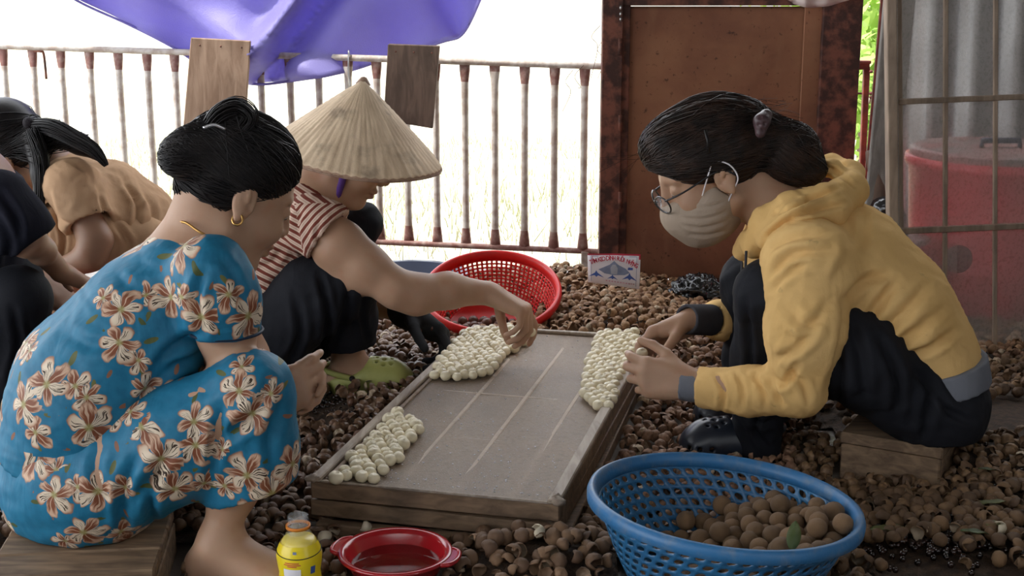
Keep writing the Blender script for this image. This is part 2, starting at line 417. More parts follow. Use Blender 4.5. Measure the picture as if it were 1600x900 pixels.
# fence: two rails, pickets with flattened ends, three uprights
FY = lambda px: 3.87+.22*((943-px)/2100*3.95)      # depth of the fence line
def fz(px, top): return (68+.0335*px) if top else (352+.044*px)
fence = empty('railing', W(470, 400, FY(470))*np.array([1, 1, 0]))
tag(fence, 'long pale weathered metal railing with upright bars behind the workers', 'railing')
def rail(pxs, top, name, h, mat, off=0):
    P = [W(p, fz(p, top)+off, FY(p)) for p in pxs]; V, Q = tube(spline(P, 30), h, 6); V[:, 2] += 0; obj(name, V, Q, mat, fence)
rail([-160, 200, 500, 800, 945], True, 'top_rail', .0108, M_['fence'], 4)
rail([-160, 200, 500, 800, 945], False, 'bottom_rail', .0092, M_['fence_red'], 0)
pk = [-128, -84, -40, 4, 50, 94, 139, 184, 229, 272, 317, 361, 406, 452, 497, 543, 588, 634, 680, 726, 773, 820, 867, 914]
for i, p in enumerate(pk):
    Y = FY(p); a = W(p, fz(p, True)+6, Y); b = a.copy(); pb = W(p, fz(p, False), Y); b[2] = pb[2]
    t = np.array([0, .04, .10, .2, .5, .8, .9, .96, 1]); r = np.array([.0165, .0155, .0115, .0106, .0104, .0106, .0115, .0155, .0172])
    pts = a+(b-a)*t[:, None]; V, Q = tube(pts, r, 8); 
    ax = nrm(W(900, 100, FY(900))-W(100, 100, FY(100))*[1, 1, 1]); c = (a+b)/2; dpt = V-c; V = V
    k = np.interp((V[:, 2]-b[2])/(a[2]-b[2]), [0, .1, .2, .8, .9, 1], [.35, .6, 1, 1, .6, .35]); nn = np.array([.2, 1., 0]); nn /= np.linalg.norm(nn)
    V = V-np.outer((dpt@nn)*(1-k), nn)
    o = obj('picket', V, Q, M_['fence'], fence)
    o.data.materials.append(M_['fence_red'])
    zz = np.array([np.mean([V[v][2] for v in f]) for f in Q]); f = (zz-b[2])/(a[2]-b[2]); lim = .93-.05*((i*37) % 5)/5
    o.data.polygons.foreach_set('material_index', ((f > lim) | (f < .09)).astype(np.int32))
for p in (914, 560, 184, -150):
    a = W(p, fz(p, False), FY(p)); b = a.copy(); b[2] = -.12; obj('post', *beam(a, b, .022, .022), M_['fence'], fence, smooth=False)
t_ = W(45, 80, FY(45)); hk = spline([t_, t_+[.04, -.012, 0], t_+[.05, -.012, -.01], t_+[.052, -.012, -.085]], 14); tag(obj('wire_hook', *tube(hk, .004, 6), M_['rust_dark'], fence))
hk = W(545, 90, FY(545)); hp = spline([hk+[0, .01, 0], hk+[0, 0, .02], hk+[.002, -.014, .01], hk+[0, -.016, -.04], hk+[.004, -.016, -.09]], 16); obj('wire_tie', *tube(hp, .003, 5), M_['metal'], fence)
r_ = np.random.default_rng(3)
for k, (x, y, q) in enumerate([(895, 110, 62), (912, 102, 34), (938, 40, 80), (945, 60, 60)]):
    a = W(x, y, 3.84); P = [a, a+[-.02-.01*r_.random(), -.01, -.03], a+[-.01+.02*r_.random(), -.01, -.06], a+[-.035*r_.random(), -.005, -q/540]]
    obj('loose_wire', *tube(spline(P, 14), .0009, 4), M_['rust_dark'], fence)
# plank hung on the rail
def hung_plank(quad, Y, t, mat, label):
    e = empty('hung_plank', W(quad[3][0]+40, quad[3][1], Y)); tag(e, label, 'plank')
    P = [W(a, b, Y-d) for (a, b), d in zip(quad, (0, 0, .03, .03))]; V = np.array(P+[p+[0, t, 0] for p in P]); bm = bmesh.new(); vs = [bm.verts.new(v) for v in V]
    for f in ((0, 1, 2, 3), (7, 6, 5, 4), (4, 5, 1, 0), (5, 6, 2, 1), (6, 7, 3, 2), (7, 4, 0, 3)): bm.faces.new([vs[i] for i in f])
    bmesh.ops.recalc_face_normals(bm, faces=bm.faces[:]); bmesh.ops.bevel(bm, geom=bm.edges[:], offset=.002, segments=1, affect='EDGES')
    bm.verts.index_update(); V = [v.co[:] for v in bm.verts]; Q = [[v.index for v in f.verts] for f in bm.faces]; bm.free()
    obj('board', V, Q, mat, e, smooth=False)
    for s in (.15, .5, .85):
        a = P[0]*(1-s)+P[1]*s; a = a+[0, -.002, -.02]; obj('nail', *ell(a, (.003, .002, .003), n=8, m=5), M_['rust_dark'], e)
hung_plank([(298, 59), (391, 64), (382, 202), (286, 199)], 3.92, .018, M_['plank_tan'], 'light tan wooden plank hung over the railing, left of the conical hat')
hung_plank([(606, 69), (687, 72), (676, 201), (599, 188)], 3.86, .03, M_['plank_dark'], 'dark brown weathered plank hung over the railing, right of the conical hat')

# violet tarpaulin draped behind the railing from the roof edge
low = spline([(60, -40, 0), (122, 2, 0), (200, 38, 0), (270, 74, 0), (330, 112, 0), (392, 131, 0), (452, 127, 0), (540, 112, 0), (610, 90, 0), (690, 66, 0), (724, 52, 0), (752, -4, 0), (770, -50, 0)], 110)
V, nv = [], 46
for i, (x, y, _) in enumerate(low):
    u = i/109
    top = np.array([-1.62+u*1.62, 4.16, 1.3])
    bot = W(x, y, 4.12+.06*math.sin(u*9))
    for j in range(nv):
        t = j/(nv-1); p = top*(1-t)+bot*t; p[0] = top[0]*(1-t)+bot[0]*t
        pxy = PX(p)[0]; s1 = (pxy[0]-(468-.75*pxy[1]))/24; s2 = (pxy[0]-(250+2.1*pxy[1]))/60; s3 = (pxy[0]-(690+.3*pxy[1]))/22
        p[1] += -.11*math.exp(-s1*s1)+.09*math.exp(-(s1-1.7)**2)-.07*math.exp(-s2*s2)*t+.06*math.exp(-s3*s3)-.04*math.exp(-(s3-2.2)**2)+.022*math.sin(u*34+4*t)*t+.02*math.sin(t*13+u*11)
        V.append(p)
Q = [(i*nv+j, i*nv+j+1, (i+1)*nv+j+1, (i+1)*nv+j) for i in range(109) for j in range(nv-1)]
tp = obj('tarpaulin', V, Q, M_['tarp']); sm_ = tp.modifiers.new('thickness', 'SOLIDIFY'); sm_.thickness = .002
tag(tp, 'violet blue tarpaulin draped in folds over and behind the railing', 'tarpaulin')
hem = obj('hem', *tube([W(x, y, 4.12+.06*math.sin(i/109*9)) for i, (x, y, _) in enumerate(low)], .004, 6), M_['tarp'], tp)
# white cloth sagging over the gate
P = spline([W(1205, -18, 3.72), W(1235, 2, 3.72), W(1262, 11, 3.7), W(1300, 7, 3.7), W(1330, -4, 3.7), W(1350, -25, 3.72)], 40)
V = []
for i, p in enumerate(P):
    for j in range(10): t = j/9; V.append(p+np.array([0, -.03*math.sin(t*3)+.01*math.sin(i*.8), .12*t]))
Q = [(i*10+j, i*10+j+1, i*10+j+11, i*10+j+10) for i in range(39) for j in range(9)]
wc = obj('white_cloth', V, Q, M_['white_cloth']); wc.modifiers.new('thickness', 'SOLIDIFY').thickness = .003; tag(wc, 'corner of a pale white cloth hanging at the top of the rusty gate', 'cloth')
rope = obj('cloth_line', *tube(spline([P[0]+[-1.2, 0, .17], P[3]+[0, 0, .12], P[-3]+[0, 0, .12], P[-1]+[1.4, 0, .2]], 20), .004, 6), M_['white_cloth'], wc)

# rusty gate
GY = 3.8
gate = empty('metal_gate', W(1130, 462, GY)*[1, 1, 0]); tag(gate, 'rusty brown sheet metal gate leaf between steel posts, behind the masked woman', 'gate')
def pbox(name, x0, y0, x1, y1, Y, t, mat, par, bev=.002, **k):
    a, b = W(x0, y0, Y), W(x1, y1, Y); return obj(name, *box(((a[0]+b[0])/2, Y+t/2, (a[2]+b[2])/2), (abs(b[0]-a[0]), t, abs(a[2]-b[2])), None, bev), mat, par, smooth=False)
zb = PX((0.3, GY, .0))[0, 1]
pbox('post', 943, -60, 966, zb, GY-.02, .05, M_['rust_dark'], gate); pbox('door_frame', 966, -55, 977, zb, GY-.005, .03, M_['rust_dark'], gate)
pbox('post', 1291, -60, 1323, zb, GY-.02, .05, M_['rust_dark'], gate)
a, b = W(976, 10, GY), W(1288, zb, GY); nx, nz = 60, 60; V = []
for i in range(nx):
    for j in range(nz):
        u, w = i/(nx-1), j/(nz-1); x = a[0]+(b[0]-a[0])*u; z = .02+(a[2]-.02)*w
        V.append((x, GY+.012-.006*math.sin(u*math.pi)*math.sin(w*math.pi)+.0035*float(wob([(x, 0, z)], 4, 5)[0]), z))
V = np.array(V); o = obj('sheet_panel', V, [(i*nz+j, (i+1)*nz+j, (i+1)*nz+j+1, i*nz+j+1) for i in range(nx-1) for j in range(nz-1)], M_['rust'], gate); o.modifiers.new('t', 'SOLIDIFY').thickness = .003
pbox('top_bar', 966, -14, 1291, 9, GY-.012, .035, M_['rust_dark'], gate); pbox('lintel', 930, -70, 1330, -18, GY-.03, .06, M_['rust_dark'], gate)
pbox('stiffener', 1258, 10, 1266, zb, GY+.0, .008, M_['rust'], gate)
for y in (12, 22, 30): obj('hinge_pin', *ell(W(970, y, GY-.025), (.004, .004, .006), n=8, m=6), M_['metal'], gate)
for y in (60, 180, 300): obj('hinge', *tube([W(969, y, GY-.022), W(969, y+26, GY-.022)], .006, 8), M_['rust_dark'], gate)

# short red railing right of the gate
rr = empty('red_railing', W(1345, 470, 3.95)*[1, 1, 0]); tag(rr, 'short red-brown steel railing in the gap right of the rusty gate', 'railing')
def px_beam(name, p, q, Y, w, h, mat, par): return obj(name, *beam(W(*p, Y), W(*q, Y), w, h), mat, par, smooth=False)
px_beam('top_rail', (1322, 104), (1358, 102), 3.95, .02, .022, M_['red_steel'], rr); px_beam('cap', (1333, 97), (1360, 97), 3.95, .024, .01, M_['red_steel'], rr)
px_beam('bar', (1329, 106), (1322, 480), 3.95, .012, .012, M_['red_steel'], rr); px_beam('bar', (1354, 104), (1338, 480), 3.95, .018, .018, M_['red_steel'], rr)
px_beam('cross_rod', (1324, 146), (1362, 146), 3.96, .006, .006, M_['rust_dark'], rr)
for y in (112, 146, 152): obj('bolt', *ell(W(1361, y, 3.93), (.006, .006, .005), n=8, m=6), M_['red_steel'], rr)
pr = obj('leaning_rod', *beam(W(1382, -30, 3.7), W(1352, 300, 3.8), .012, .012), M_['red_steel'], smooth=False); tag(pr, 'thin red steel rod leaning beside the grey plank', 'rod')
# leaning grey plank
lp = obj('leaning_plank', *beam(W(1408, -30, 3.35), W(1360, 470, 3.5), .075, .02, up=(0, 1, 0)), M_['plank_grey'], smooth=False)
tag(lp, 'grey weathered plank leaning between the rusty gate and the screened frame', 'plank')

# screened partition at the right
SYf = lambda px: 3.02+(px-1385)*.0006
part = empty('screen_partition', W(1560, 590, SYf(1560))*[1, 1, 0]); tag(part, 'wooden-framed partition of insect screen with a grid of thin battens, right of the room', 'partition')
def sbat(name, p, q, w, t, dy=0, mat='batten'):
    obj(name, *beam(W(p[0], p[1], SYf(p[0])+dy), W(q[0], q[1], SYf(q[0])+dy), w, t, up=(0, 1, 0)), M_[mat], part, smooth=False)
sbat('frame_post', (1390, -60), (1397, 640), .022, .03); sbat('frame_post', (1403, -60), (1408, 600), .012, .02, .015)
for x in (1478, 1556, 1640, 1720): sbat('batten', (x, -60), (x-2, 548), .011, .008, -.004)
sbat('batten', (1405, 159), (1800, 143), .013, .007, -.006); sbat('batten', (1405, 361), (1800, 345), .015, .007, -.006)
sbat('bottom_rail', (1400, 560), (1800, 542), .022, .03); 
a, b, c, d = [W(x, y, SYf(x)+.006) for x, y in ((1398, -60), (1800, -60), (1800, 552), (1398, 558))]
obj('screen_cloth', [a, b, c, d], [(0, 3, 2, 1)], M_['screen'], part, smooth=False)
pt = lathe([(0, 0), (.034, 0), (.034, .001), (0, .001)], 28); V = tf(Matrix.Translation(W(1497, 405, SYf(1497)+.002))@Matrix.Rotation(math.pi/2, 4, 'X'), pt[0]); obj('patch', V, pt[1], screen('screen_patch', (.42, .36, .34), (.36, .3, .28), .45), part)
tag(obj('trim_1', *beam(W(1380, 588, 2.99), W(1800, 572, 3.2), .03, .05, bev=.003), M_['block'], smooth=False), kind='structure')
# corrugated sheet behind the screen
xs = np.arange(1.135, 2.6, .012); V = []
for z in np.linspace(.0, 1.5, 8):
    V += [(x+.01*(1-z), 3.98-(.9-z)*.1, z) for x in xs]
V = np.array(V); V[:, 1] += .018*np.sin(V[:, 0]*2*math.pi/.125); m = len(xs)
cs = obj('corrugated_sheet', V, [(j*m+i, j*m+i+1, (j+1)*m+i+1, (j+1)*m+i) for j in range(7) for i in range(m-1)], M_['corrug']); cs.modifiers.new('t', 'SOLIDIFY').thickness = .0015
tag(cs, 'grey corrugated metal sheet standing behind the screened partition', 'metal sheet')
# red drums
def drum(cx, cy, R, H, label):
    e = empty('plastic_drum', (cx, cy, 0)); tag(e, label, 'drum')
    V, Q = lathe([(0, .0), (R*.86, 0), (R*.9, .01), (R*.95, H*.3), (R*.955, H*.31), (R*.93, H*.33), (R*.97, H*.62), (R, H*.9), (R*1.04, H*.91), (R*1.05, H*.94), (R*1.04, H*.97), (R*.98, H*.97)], 56)
    obj('barrel_body', V+np.array([cx, cy, 0]), Q, M_['drum'], e)
    V, Q = lathe([(R*1.0, H*.965), (R*1.0, H*1.0), (R*.96, H*1.02), (R*.8, H*1.0), (R*.5, H*1.01), (.0, H*1.02)], 56); obj('lid', V+np.array([cx, cy, 0]), Q, simple('dull_drum_lid', (.33, .12, .11), (.22, .15, .14), 10, .5), e)
    V, Q = tube([(cx-.05, cy, H*1.02), (cx-.05, cy, H*1.06), (cx+.05, cy, H*1.06), (cx+.05, cy, H*1.02)], .008, 8); obj('handle', V, Q, M_['dblue'], e)
p_ = W(1560, 400, 3.5); drum(p_[0]+.0, 3.55, .232, .43, 'large red plastic drum with a lid behind the screened partition')
p_ = W(1445, 400, 3.25); drum(p_[0]-.05, 3.42, .11, .22, 'smaller red drum standing left of the large red drum behind the screen')
# clutter seen between the frame and the leaning plank
for i, (x, y, w, h) in enumerate([(1368, 255, 16, 28), (1372, 305, 20, 22)]):
    a = W(x, y, 3.3)
V, Q = tube(spline([W(1366, 235, 3.45), W(1372, 300, 3.45), W(1368, 360, 3.45), W(1372, 470, 3.45)], 14), .022, 10); tag(obj('dark_pole', V+wob(V, 40, 2)[:, None]*.004, Q, M_['plank_dark']), 'dark wooden pole standing behind the hood of the yellow sweatshirt', 'pole')
V, Q = ell(W(1385, 330, 3.3)+[0, 0, -.02], (.04, .04, .05), n=28, m=20); tag(obj('plastic_bag', crumple(V, np.array([q if len(q) == 4 else (*q, q[-1]) for q in Q]), .012, 40, 5), Q, M_['black_bag']), 'small black plastic bag stuffed beside the screened frame post', 'bag')
tag(obj('light_block_back', *box((0, -1.25, 1.0), (5.2, .06, 2.2)), M_['roof'], smooth=False), kind='structure')  # unseen wall behind the camera, added to cut the front fill light
# unseen side wall on the right, added to cut light into the interior
tag(obj('light_block_right', *box((2.5, 2.0, .95), (.03, 5.2, 2.0)), M_['plank_grey'], smooth=False), kind='structure')

# bushes outside to the right of the gate
def bush(cx, cy, R, H, nl, label, seed):
    e = empty('leafy_bush', (cx, cy, -.16)); tag(e, label, 'bush'); r = np.random.default_rng(seed)
    for k in range(5):
        a = r.uniform(0, 6.28); P = [(cx, cy, -.16), (cx+.3*R*math.cos(a), cy+.3*R*math.sin(a), H*.5), (cx+.6*R*math.cos(a), cy+.6*R*math.sin(a), H*.9)]; obj('stem', *tube(spline(P, 8), [.02-.0018*i for i in range(8)], 6), M_['plank_dark'], e)
    P = r.normal(0, .45, (nl, 3)); P = P/np.maximum(np.linalg.norm(P, axis=1), 1)[:, None]*[R, R, H*.5]+[cx, cy, H*.5]; d = r.normal(0, 1, (nl, 3)); d[:, 2] -= .4; d /= np.linalg.norm(d, axis=1)[:, None]
    s = np.cross(d, r.normal(0, 1, (nl, 3))); s /= np.linalg.norm(s, axis=1)[:, None]; u = np.cross(s, d); L = r.uniform(.06, .11, nl)[:, None]; w = L*.2
    V = np.concatenate([P, P+d*L*.5+s*w+u*w*.3, P+d*L, P+d*L*.5-s*w+u*w*.3], 0); i = np.arange(nl)
    tag(obj('foliage', V, np.stack([i, i+nl, i+2*nl, i+3*nl], 1), M_['bush'], e), kind='stuff')
for i, (px, Y, R, H) in enumerate([(1350, 6.3, .40, 1.75), (1430, 5.4, .3, .9), (1290, 7.6, .5, 1.9), (1560, 8.2, .45, 1.6)]): 
    x = W(px, 200, Y)[0]; bush(x, Y, R, H, 1500, ['bright green bush filling the gap right of the rusty gate', 'low green bush behind the leaning grey plank', 'tallest green bush, farthest away behind the rusty gate', 'green bush behind the corrugated sheet, right of the gap'][i], i)
# dry grass outside the railing
r = np.random.default_rng(5); nl = 9000; P = np.stack([r.uniform(-3, 1.2, nl), r.uniform(4.25, 8.5, nl)**1, np.full(nl, -.17)], 1); hgt = r.uniform(.03, .10, nl)*(1+.8*(r.random(nl) > .9))
a = r.uniform(0, 6.28, nl); dx = np.stack([np.cos(a), np.sin(a), 0*a], 1); le = r.normal(0, .3, (nl, 3))*hgt[:, None]; top = P+le; top[:, 2] = P[:, 2]+hgt
i = np.arange(nl); tag(obj('dry_grass', np.concatenate([P-dx*.003, P+dx*.003, top]), np.stack([i, i+nl, i+2*nl], 1), simple('straw_grass', (.40, .38, .25), (.36, .37, .21), 3, .8, bump=0, vary=.2)), 'sunlit dry grass outside behind the railing', 'grass', kind='stuff')

# ------------------------------------------------------------------ drying trays: a stack of three
e1 = np.array([.9708, -.24, 0]); e2 = np.array([.24, .9708, 0]); T0 = np.array([-.325, 2.035, 0]); TW, TL = .41, .985; ez = np.array([0, 0, 1.])
def TP(u, v, z): return T0+e1*u+e2*v+ez*z
RT = np.stack([e1, e2, ez], 1)
def tray(z0, h, top, label, du=0, dv=0, rot=0):
    o = T0+e1*du+e2*dv; e = empty('drying_tray', o+ez*z0); tag(e, label, 'tray', None); t = .02; c, s = math.cos(rot), math.sin(rot); R = RT@np.array([[c, -s, 0], [s, c, 0], [0, 0, 1]])
    P = lambda u, v, z: o+R@np.array([u, v, z0+z])
    mt = M_['tray_wood']
    def bd(u0, u1, v0, v1, za, zb, name='frame_board', mat=mt, bev=.002):
        V, Q = box(((u0+u1)/2, (v0+v1)/2, z0+(za+zb)/2), (u1-u0, v1-v0, zb-za), None, bev); V = o+V@R.T; V[:, 2] += .0016*wob(V, 30, int(z0*999)); return obj(name, V, Q, mat, e, smooth=False)
    bd(0, TW, 0, t, 0, h-.004); bd(0, TW, TL-t, TL, 0, h-.004)
    bd(0, t, t, TL-t, 0, h-.004); bd(TW-t, TW, t, TL-t, 0, h-.004)
    if top:
        bd(-.001, .017, 0, TL, h-.004, h+.005, 'edge_strip', M_['tray_top']); bd(TW-.019, TW+.001, 0, TL, h-.004, h+.005, 'edge_strip', M_['tray_top'])
        bd(.017, TW-.019, TL-.014, TL, h-.004, h+.004, 'edge_strip', M_['tray_top']); bd(.017, TW-.019, 0, .006, h-.004, h-.001, 'edge_strip', M_['tray_top'])
        bd(.021, .028, .02, TL-.02, h-.004, h-.0005, 'inner_lath', M_['batten'], .001)
    else:
        bd(TW*.5-.01, TW*.5+.01, t, TL-t, h-.016, h-.006, 'batten', M_['batten'])
    if top:
        nx, ny = 26, 60; V = []
        for i in range(nx):
            for j in range(ny):
                u = .012+(TW-.024)*i/(nx-1); v = .006+(TL-.014)*j/(ny-1); V.append(P(u, v, h-.004-.0035*math.sin(math.pi*i/(nx-1))*math.sin(math.pi*j/(ny-1))))
        o_ = obj('screen', V, [(i*ny+j, (i+1)*ny+j, (i+1)*ny+j+1, i*ny+j+1) for i in range(nx-1) for j in range(ny-1)], M_['tray_screen'], e)
        for u in (.14, .235, .33): bd(u-.005, u+.005, .02, TL-.02, h-.018, h-.0056, 'batten', M_['pale_lath'])
        for v in (.27, .52, .77): bd(.02, TW-.02, v-.004, v+.004, h-.022, h-.0062, 'batten', M_['pale_lath'])
        V, Q = box(((TW)/2, TL/2, z0+.004), (TW-.05, TL-.05, .003)); V = o+V@R.T; obj('backing', V, Q, simple('dark_tray_backing', (.10, .085, .075), None, 10, .8), e, smooth=False)
        for (u, v) in ((TW-.002, .004), (.0, .004), (TW-.01, .018)):
            V, Q = ell(P(u, v, h+.001), (.011, .008, .0045), n=12, m=8); Qa = np.array([q if len(q) == 4 else (*q, q[-1]) for q in Q]); obj('folded_screen_corner', crumple(V, Qa, .004, 90, 2), Q, M_['tray_top'], e)
    return e
tray(0, .031, False, 'wooden drying tray at the bottom of the stack of three', .008, -.006, .012)
tray(.033, .031, False, 'wooden drying tray in the middle of the stack of three', -.004, .006, -.006)
tray(.066, .032, True, 'top wooden drying tray with grey mesh screen and peeled white fruit on it')
TZ = .095

# peeled longans on the tray
def peeled_mesh(seed):
    V, Q = sph(16, 12); r = np.random.default_rng(seed); n = wob(V, 1.3, seed)*.035; V = V*(1+n)[:, None]
    d = nrm([r.normal(0, .35), r.normal(0, .35), 1]); a = np.arccos(np.clip(V@d/np.linalg.norm(V, axis=1), -1, 1)); w = .28+.12*np.sin(3*np.arctan2(V[:, 1], V[:, 0])+seed)
    dent = np.exp(-(a/w)**2); V = V-np.outer(dent*.32, d); lip = np.exp(-((a-w*1.7)/.16)**2); V = V*(1+.03*lip)[:, None]; V[:, 2] *= .9
    m = raw_mesh('peeled_longan', V, Q); m.materials.append(M_['peel']); return m
pm = [peeled_mesh(i) for i in range(8)]
def place(mesh, name, p, rot, s, label, cat, group):
    o = bpy.data.objects.new(name, mesh); C.objects.link(o); o.location = p; o.rotation_euler = rot; o.scale = s if hasattr(s, '__len__') else (s, s, s); return tag(o, label, cat, group)
def inpoly(x, y, P):
    c = False; j = len(P)-1
    for i in range(len(P)):
        if (P[i][1] > y) != (P[j][1] > y) and x < (P[j][0]-P[i][0])*(y-P[i][1])/(P[j][1]-P[i][1])+P[i][0]: c = not c
        j = i
    return c
ORD = ['first', 'second', 'third', 'fourth', 'fifth', 'sixth', 'seventh', 'eighth', 'ninth', 'tenth', 'eleventh', 'twelfth', 'thirteenth', 'fourteenth', 'fifteenth', 'sixteenth', 'seventeenth', 'eighteenth', 'nineteenth', 'twentieth']+['twenty-first', 'twenty-second', 'twenty-third', 'twenty-fourth', 'twenty-fifth', 'twenty-sixth', 'twenty-seventh', 'twenty-eighth', 'twenty-ninth', 'thirtieth']+['farthest']*10
def patch(poly, d, label, group, seed):
    r = random.Random(seed); n = 0; rad = d*.51; rows = {}
    for i in range(-2, 60):
        for j in range(-2, 60):
            u = (i+.5*(j % 2))*d+r.uniform(-.12, .12)*d; v = j*d*.87+r.uniform(-.12, .12)*d; p = TP(u, v, TZ)
            q = PX(p+ez*rad)[0]
            if inpoly(q[0], q[1], poly):
                k = r.uniform(.88, 1.12); rows.setdefault(j, []).append((u, place(r.choice(pm), 'peeled_longan', p+ez*rad*.75*k, (r.uniform(-.3, .3), r.uniform(-.3, .3), r.uniform(0, 6.3)), rad*k, label, 'fruit', group))); n += 1
    for a, j in enumerate(sorted(rows)):
        for b, (u, o) in enumerate(sorted(rows[j], key=lambda t: t[0])): o['label'] = f'{label}, {ORD[a]} row from the near end, {ORD[b]} from left'
    return n
pa = patch([(672, 588), (690, 553), (728, 513), (812, 508), (832, 524), (795, 548), (760, 584)], .0215, 'peeled longan, far left tray patch', 'peeled longans at the far left of the tray', 1)
pb = patch([(907, 620), (918, 560), (938, 514), (994, 517), (1001, 532), (975, 585), (952, 640)], .0225, 'peeled longan, right edge strip of tray', 'peeled longans along the right edge of the tray', 2)
pc = patch([(516, 746), (560, 695), (612, 640), (658, 650), (655, 680), (588, 750)], .0225, 'peeled longan, near left tray patch', 'peeled longans at the near left of the tray', 3)
g_ = np.random.default_rng(21); cr = []
for k in range(260):
    u, v = g_.uniform(.03, TW-.03), TL*(.03+.94*g_.random()**1.7); s_ = g_.uniform(.0005, .0014); V_, Q_ = box((0, 0, 0), (s_*2, s_*1.5, s_)); cr.append((V_+TP(u, v, .0945), Q_))
cb = obj('crumbs', *join(cr), M_['paper'], smooth=False); tag(cb, 'tiny white crumbs and drops scattered on the grey tray screen', 'crumbs', kind='stuff')

# ------------------------------------------------------------------ baskets
def hole_cells(rows, cols, fp, hf, skew=.5, square=False):
    """sheet of cells with real openings; fp(i, j) -> point; hf(j) -> hole fraction"""
    V, Q = [], []; cache = {}
    def vid(i, j):
        i2 = round(i*2) % (cols*2); k = (i2, round(j*2))
        if k not in cache: cache[k] = len(V); V.append(fp(i, j))
        return cache[k]
    cs = [(-1, -1), (0, -1), (1, -1), (1, 0), (1, 1), (0, 1), (-1, 1), (-1, 0)]
    for j in range(rows):
        for i in range(cols):
            o = [vid(i+.5+x*.5, j+.5+y*.5) for x, y in cs]; h = hf(j, i)
            if h <= 0: Q.append(o); continue
            inn = []
            for x, y in cs:
                s = 1 if square else (1 if x == 0 or y == 0 else .7071)
                if square and x*y: s = .92
                inn.append(len(V)); V.append(fp(i+.5+x*.5*h*s, j+.5+y*.5*h*s))
            for k in range(8): l = (k+1) % 8; Q.append((o[k], o[l], inn[l], inn[k]))
    return V, Q
def basket(name, M, R0, R1, H, cols, rows, hole, mat, rimmat, label, bowed=.25, square=False, skew=.5, zb=.02, zt=.03, rimw=.012, thick=.0022, nring=0):
    e = empty(name, M.translation[:]); tag(e, label, 'basket')
    prof = lambda t: R0+(R1-R0)*(t+bowed*t*(1-t))
    def fp(i, j):
        t = j/rows; z = zb+(H-zt-zb)*t; a = 2*math.pi*(i+skew*j)/cols; r = prof((z)/H); return (r*math.cos(a), r*math.sin(a), z)
    V, Q = hole_cells(rows, cols, fp, lambda j, i: hole, skew, square)
    o = obj('wall', tf(M, np.array(V)), Q, mat, e, smooth=True); s = o.modifiers.new('t', 'SOLIDIFY'); s.thickness = thick; s.offset = 0
    r_ = lambda z: prof(z/H)
    V, Q = lathe([(0, .004), (R0*.5, .003), (R0*.94, .003), (R0, .008), (r_(zb), zb)], 64); o = obj('base', tf(M, V), Q, mat, e); o.modifiers.new('t', 'SOLIDIFY').thickness = .003
    zt_ = H-zt; V, Q = lathe([(r_(zt_), zt_), (r_(H-.004)-.001, H-.006), (R1, H), (R1+rimw*.5, H+.0035), (R1+rimw, H+.001), (R1+rimw*1.25, H-.006), (R1+rimw*1.2, H-.016), (R1+rimw*.95, H-.017), (R1+rimw*.9, H-.008), (R1+.003, H-.008), (r_(zt_)+thick, zt_)], 96, close=True); obj('rim', tf(M, V), Q, rimmat, e)
    return e
Rx = lambda a, ax: Matrix.Rotation(math.radians(a), 4, ax)
# big blue basket
Bc = G(1122, 784, .145); MB = Matrix.Translation((Bc[0], Bc[1], .0))@Rx(4.5, 'Y')@Rx(-1.5, 'X'); MB.translation = MB.translation+Vector((0, 0, .014))
basket('blue_basket', MB, .125, .188, .135, 54, 7, .68, M_['blue_pl'], M_['blue_rim'], 'large round blue perforated plastic basket of whole brown longans at the front', .35, zb=.016, zt=.017, rimw=.0105)
# red basket, tilted towards the tray
Rc = W(768, 452, 3.26); MR = Matrix.Translation(Rc)@Rx(15, 'Z')@Rx(10, 'Y')@Rx(22, 'X')@Rx(-16, 'Y')@Matrix.Translation((0, 0, -.135))
basket('red_basket', MR, .115, .163, .135, 76, 11, .6, M_['red_pl'], M_['red_pl'], 'bright red perforated basket tilted against the shell heap, holding dark longans', .3, square=True, skew=0, zb=.012, zt=.02, rimw=.01, thick=.0016)
# dark blue basin behind it
V, Q = lathe([(0, 0), (.11, 0), (.15, .07), (.165, .072), (.165, .066), (.155, .064), (.118, -.003)], 48, Matrix.Translation((W(650, 420, 3.62)[0]-.02, 3.62, .01)))
db = obj('basin', V, Q, M_['dblue']); tag(db, 'dark blue plastic basin behind the striped woman’s arm', 'basin')
# small red basket at the far left with fruit
p_ = W(90, 500, 3.0); MS = Matrix.Translation((p_[0], 3.0, .03)); basket('red_basket', MS, .09, .125, .09, 48, 5, .55, M_['red_pl'], M_['red_pl'], 'small red basket between the tan-shirted woman and the person in black', square=True, skew=0, rimw=.008)
p_ = G(18, 605, .0); V, Q = lathe([(0, 0), (.10, 0), (.12, .05), (.13, .052), (.13, .045), (.12, .04)], 40, Matrix.Translation((p_[0]-.05, p_[1], 0))); tag(obj('orange_basin', V, Q, M_['orange']), 'orange plastic basin on the floor at the left edge beside the person in black', 'basin')

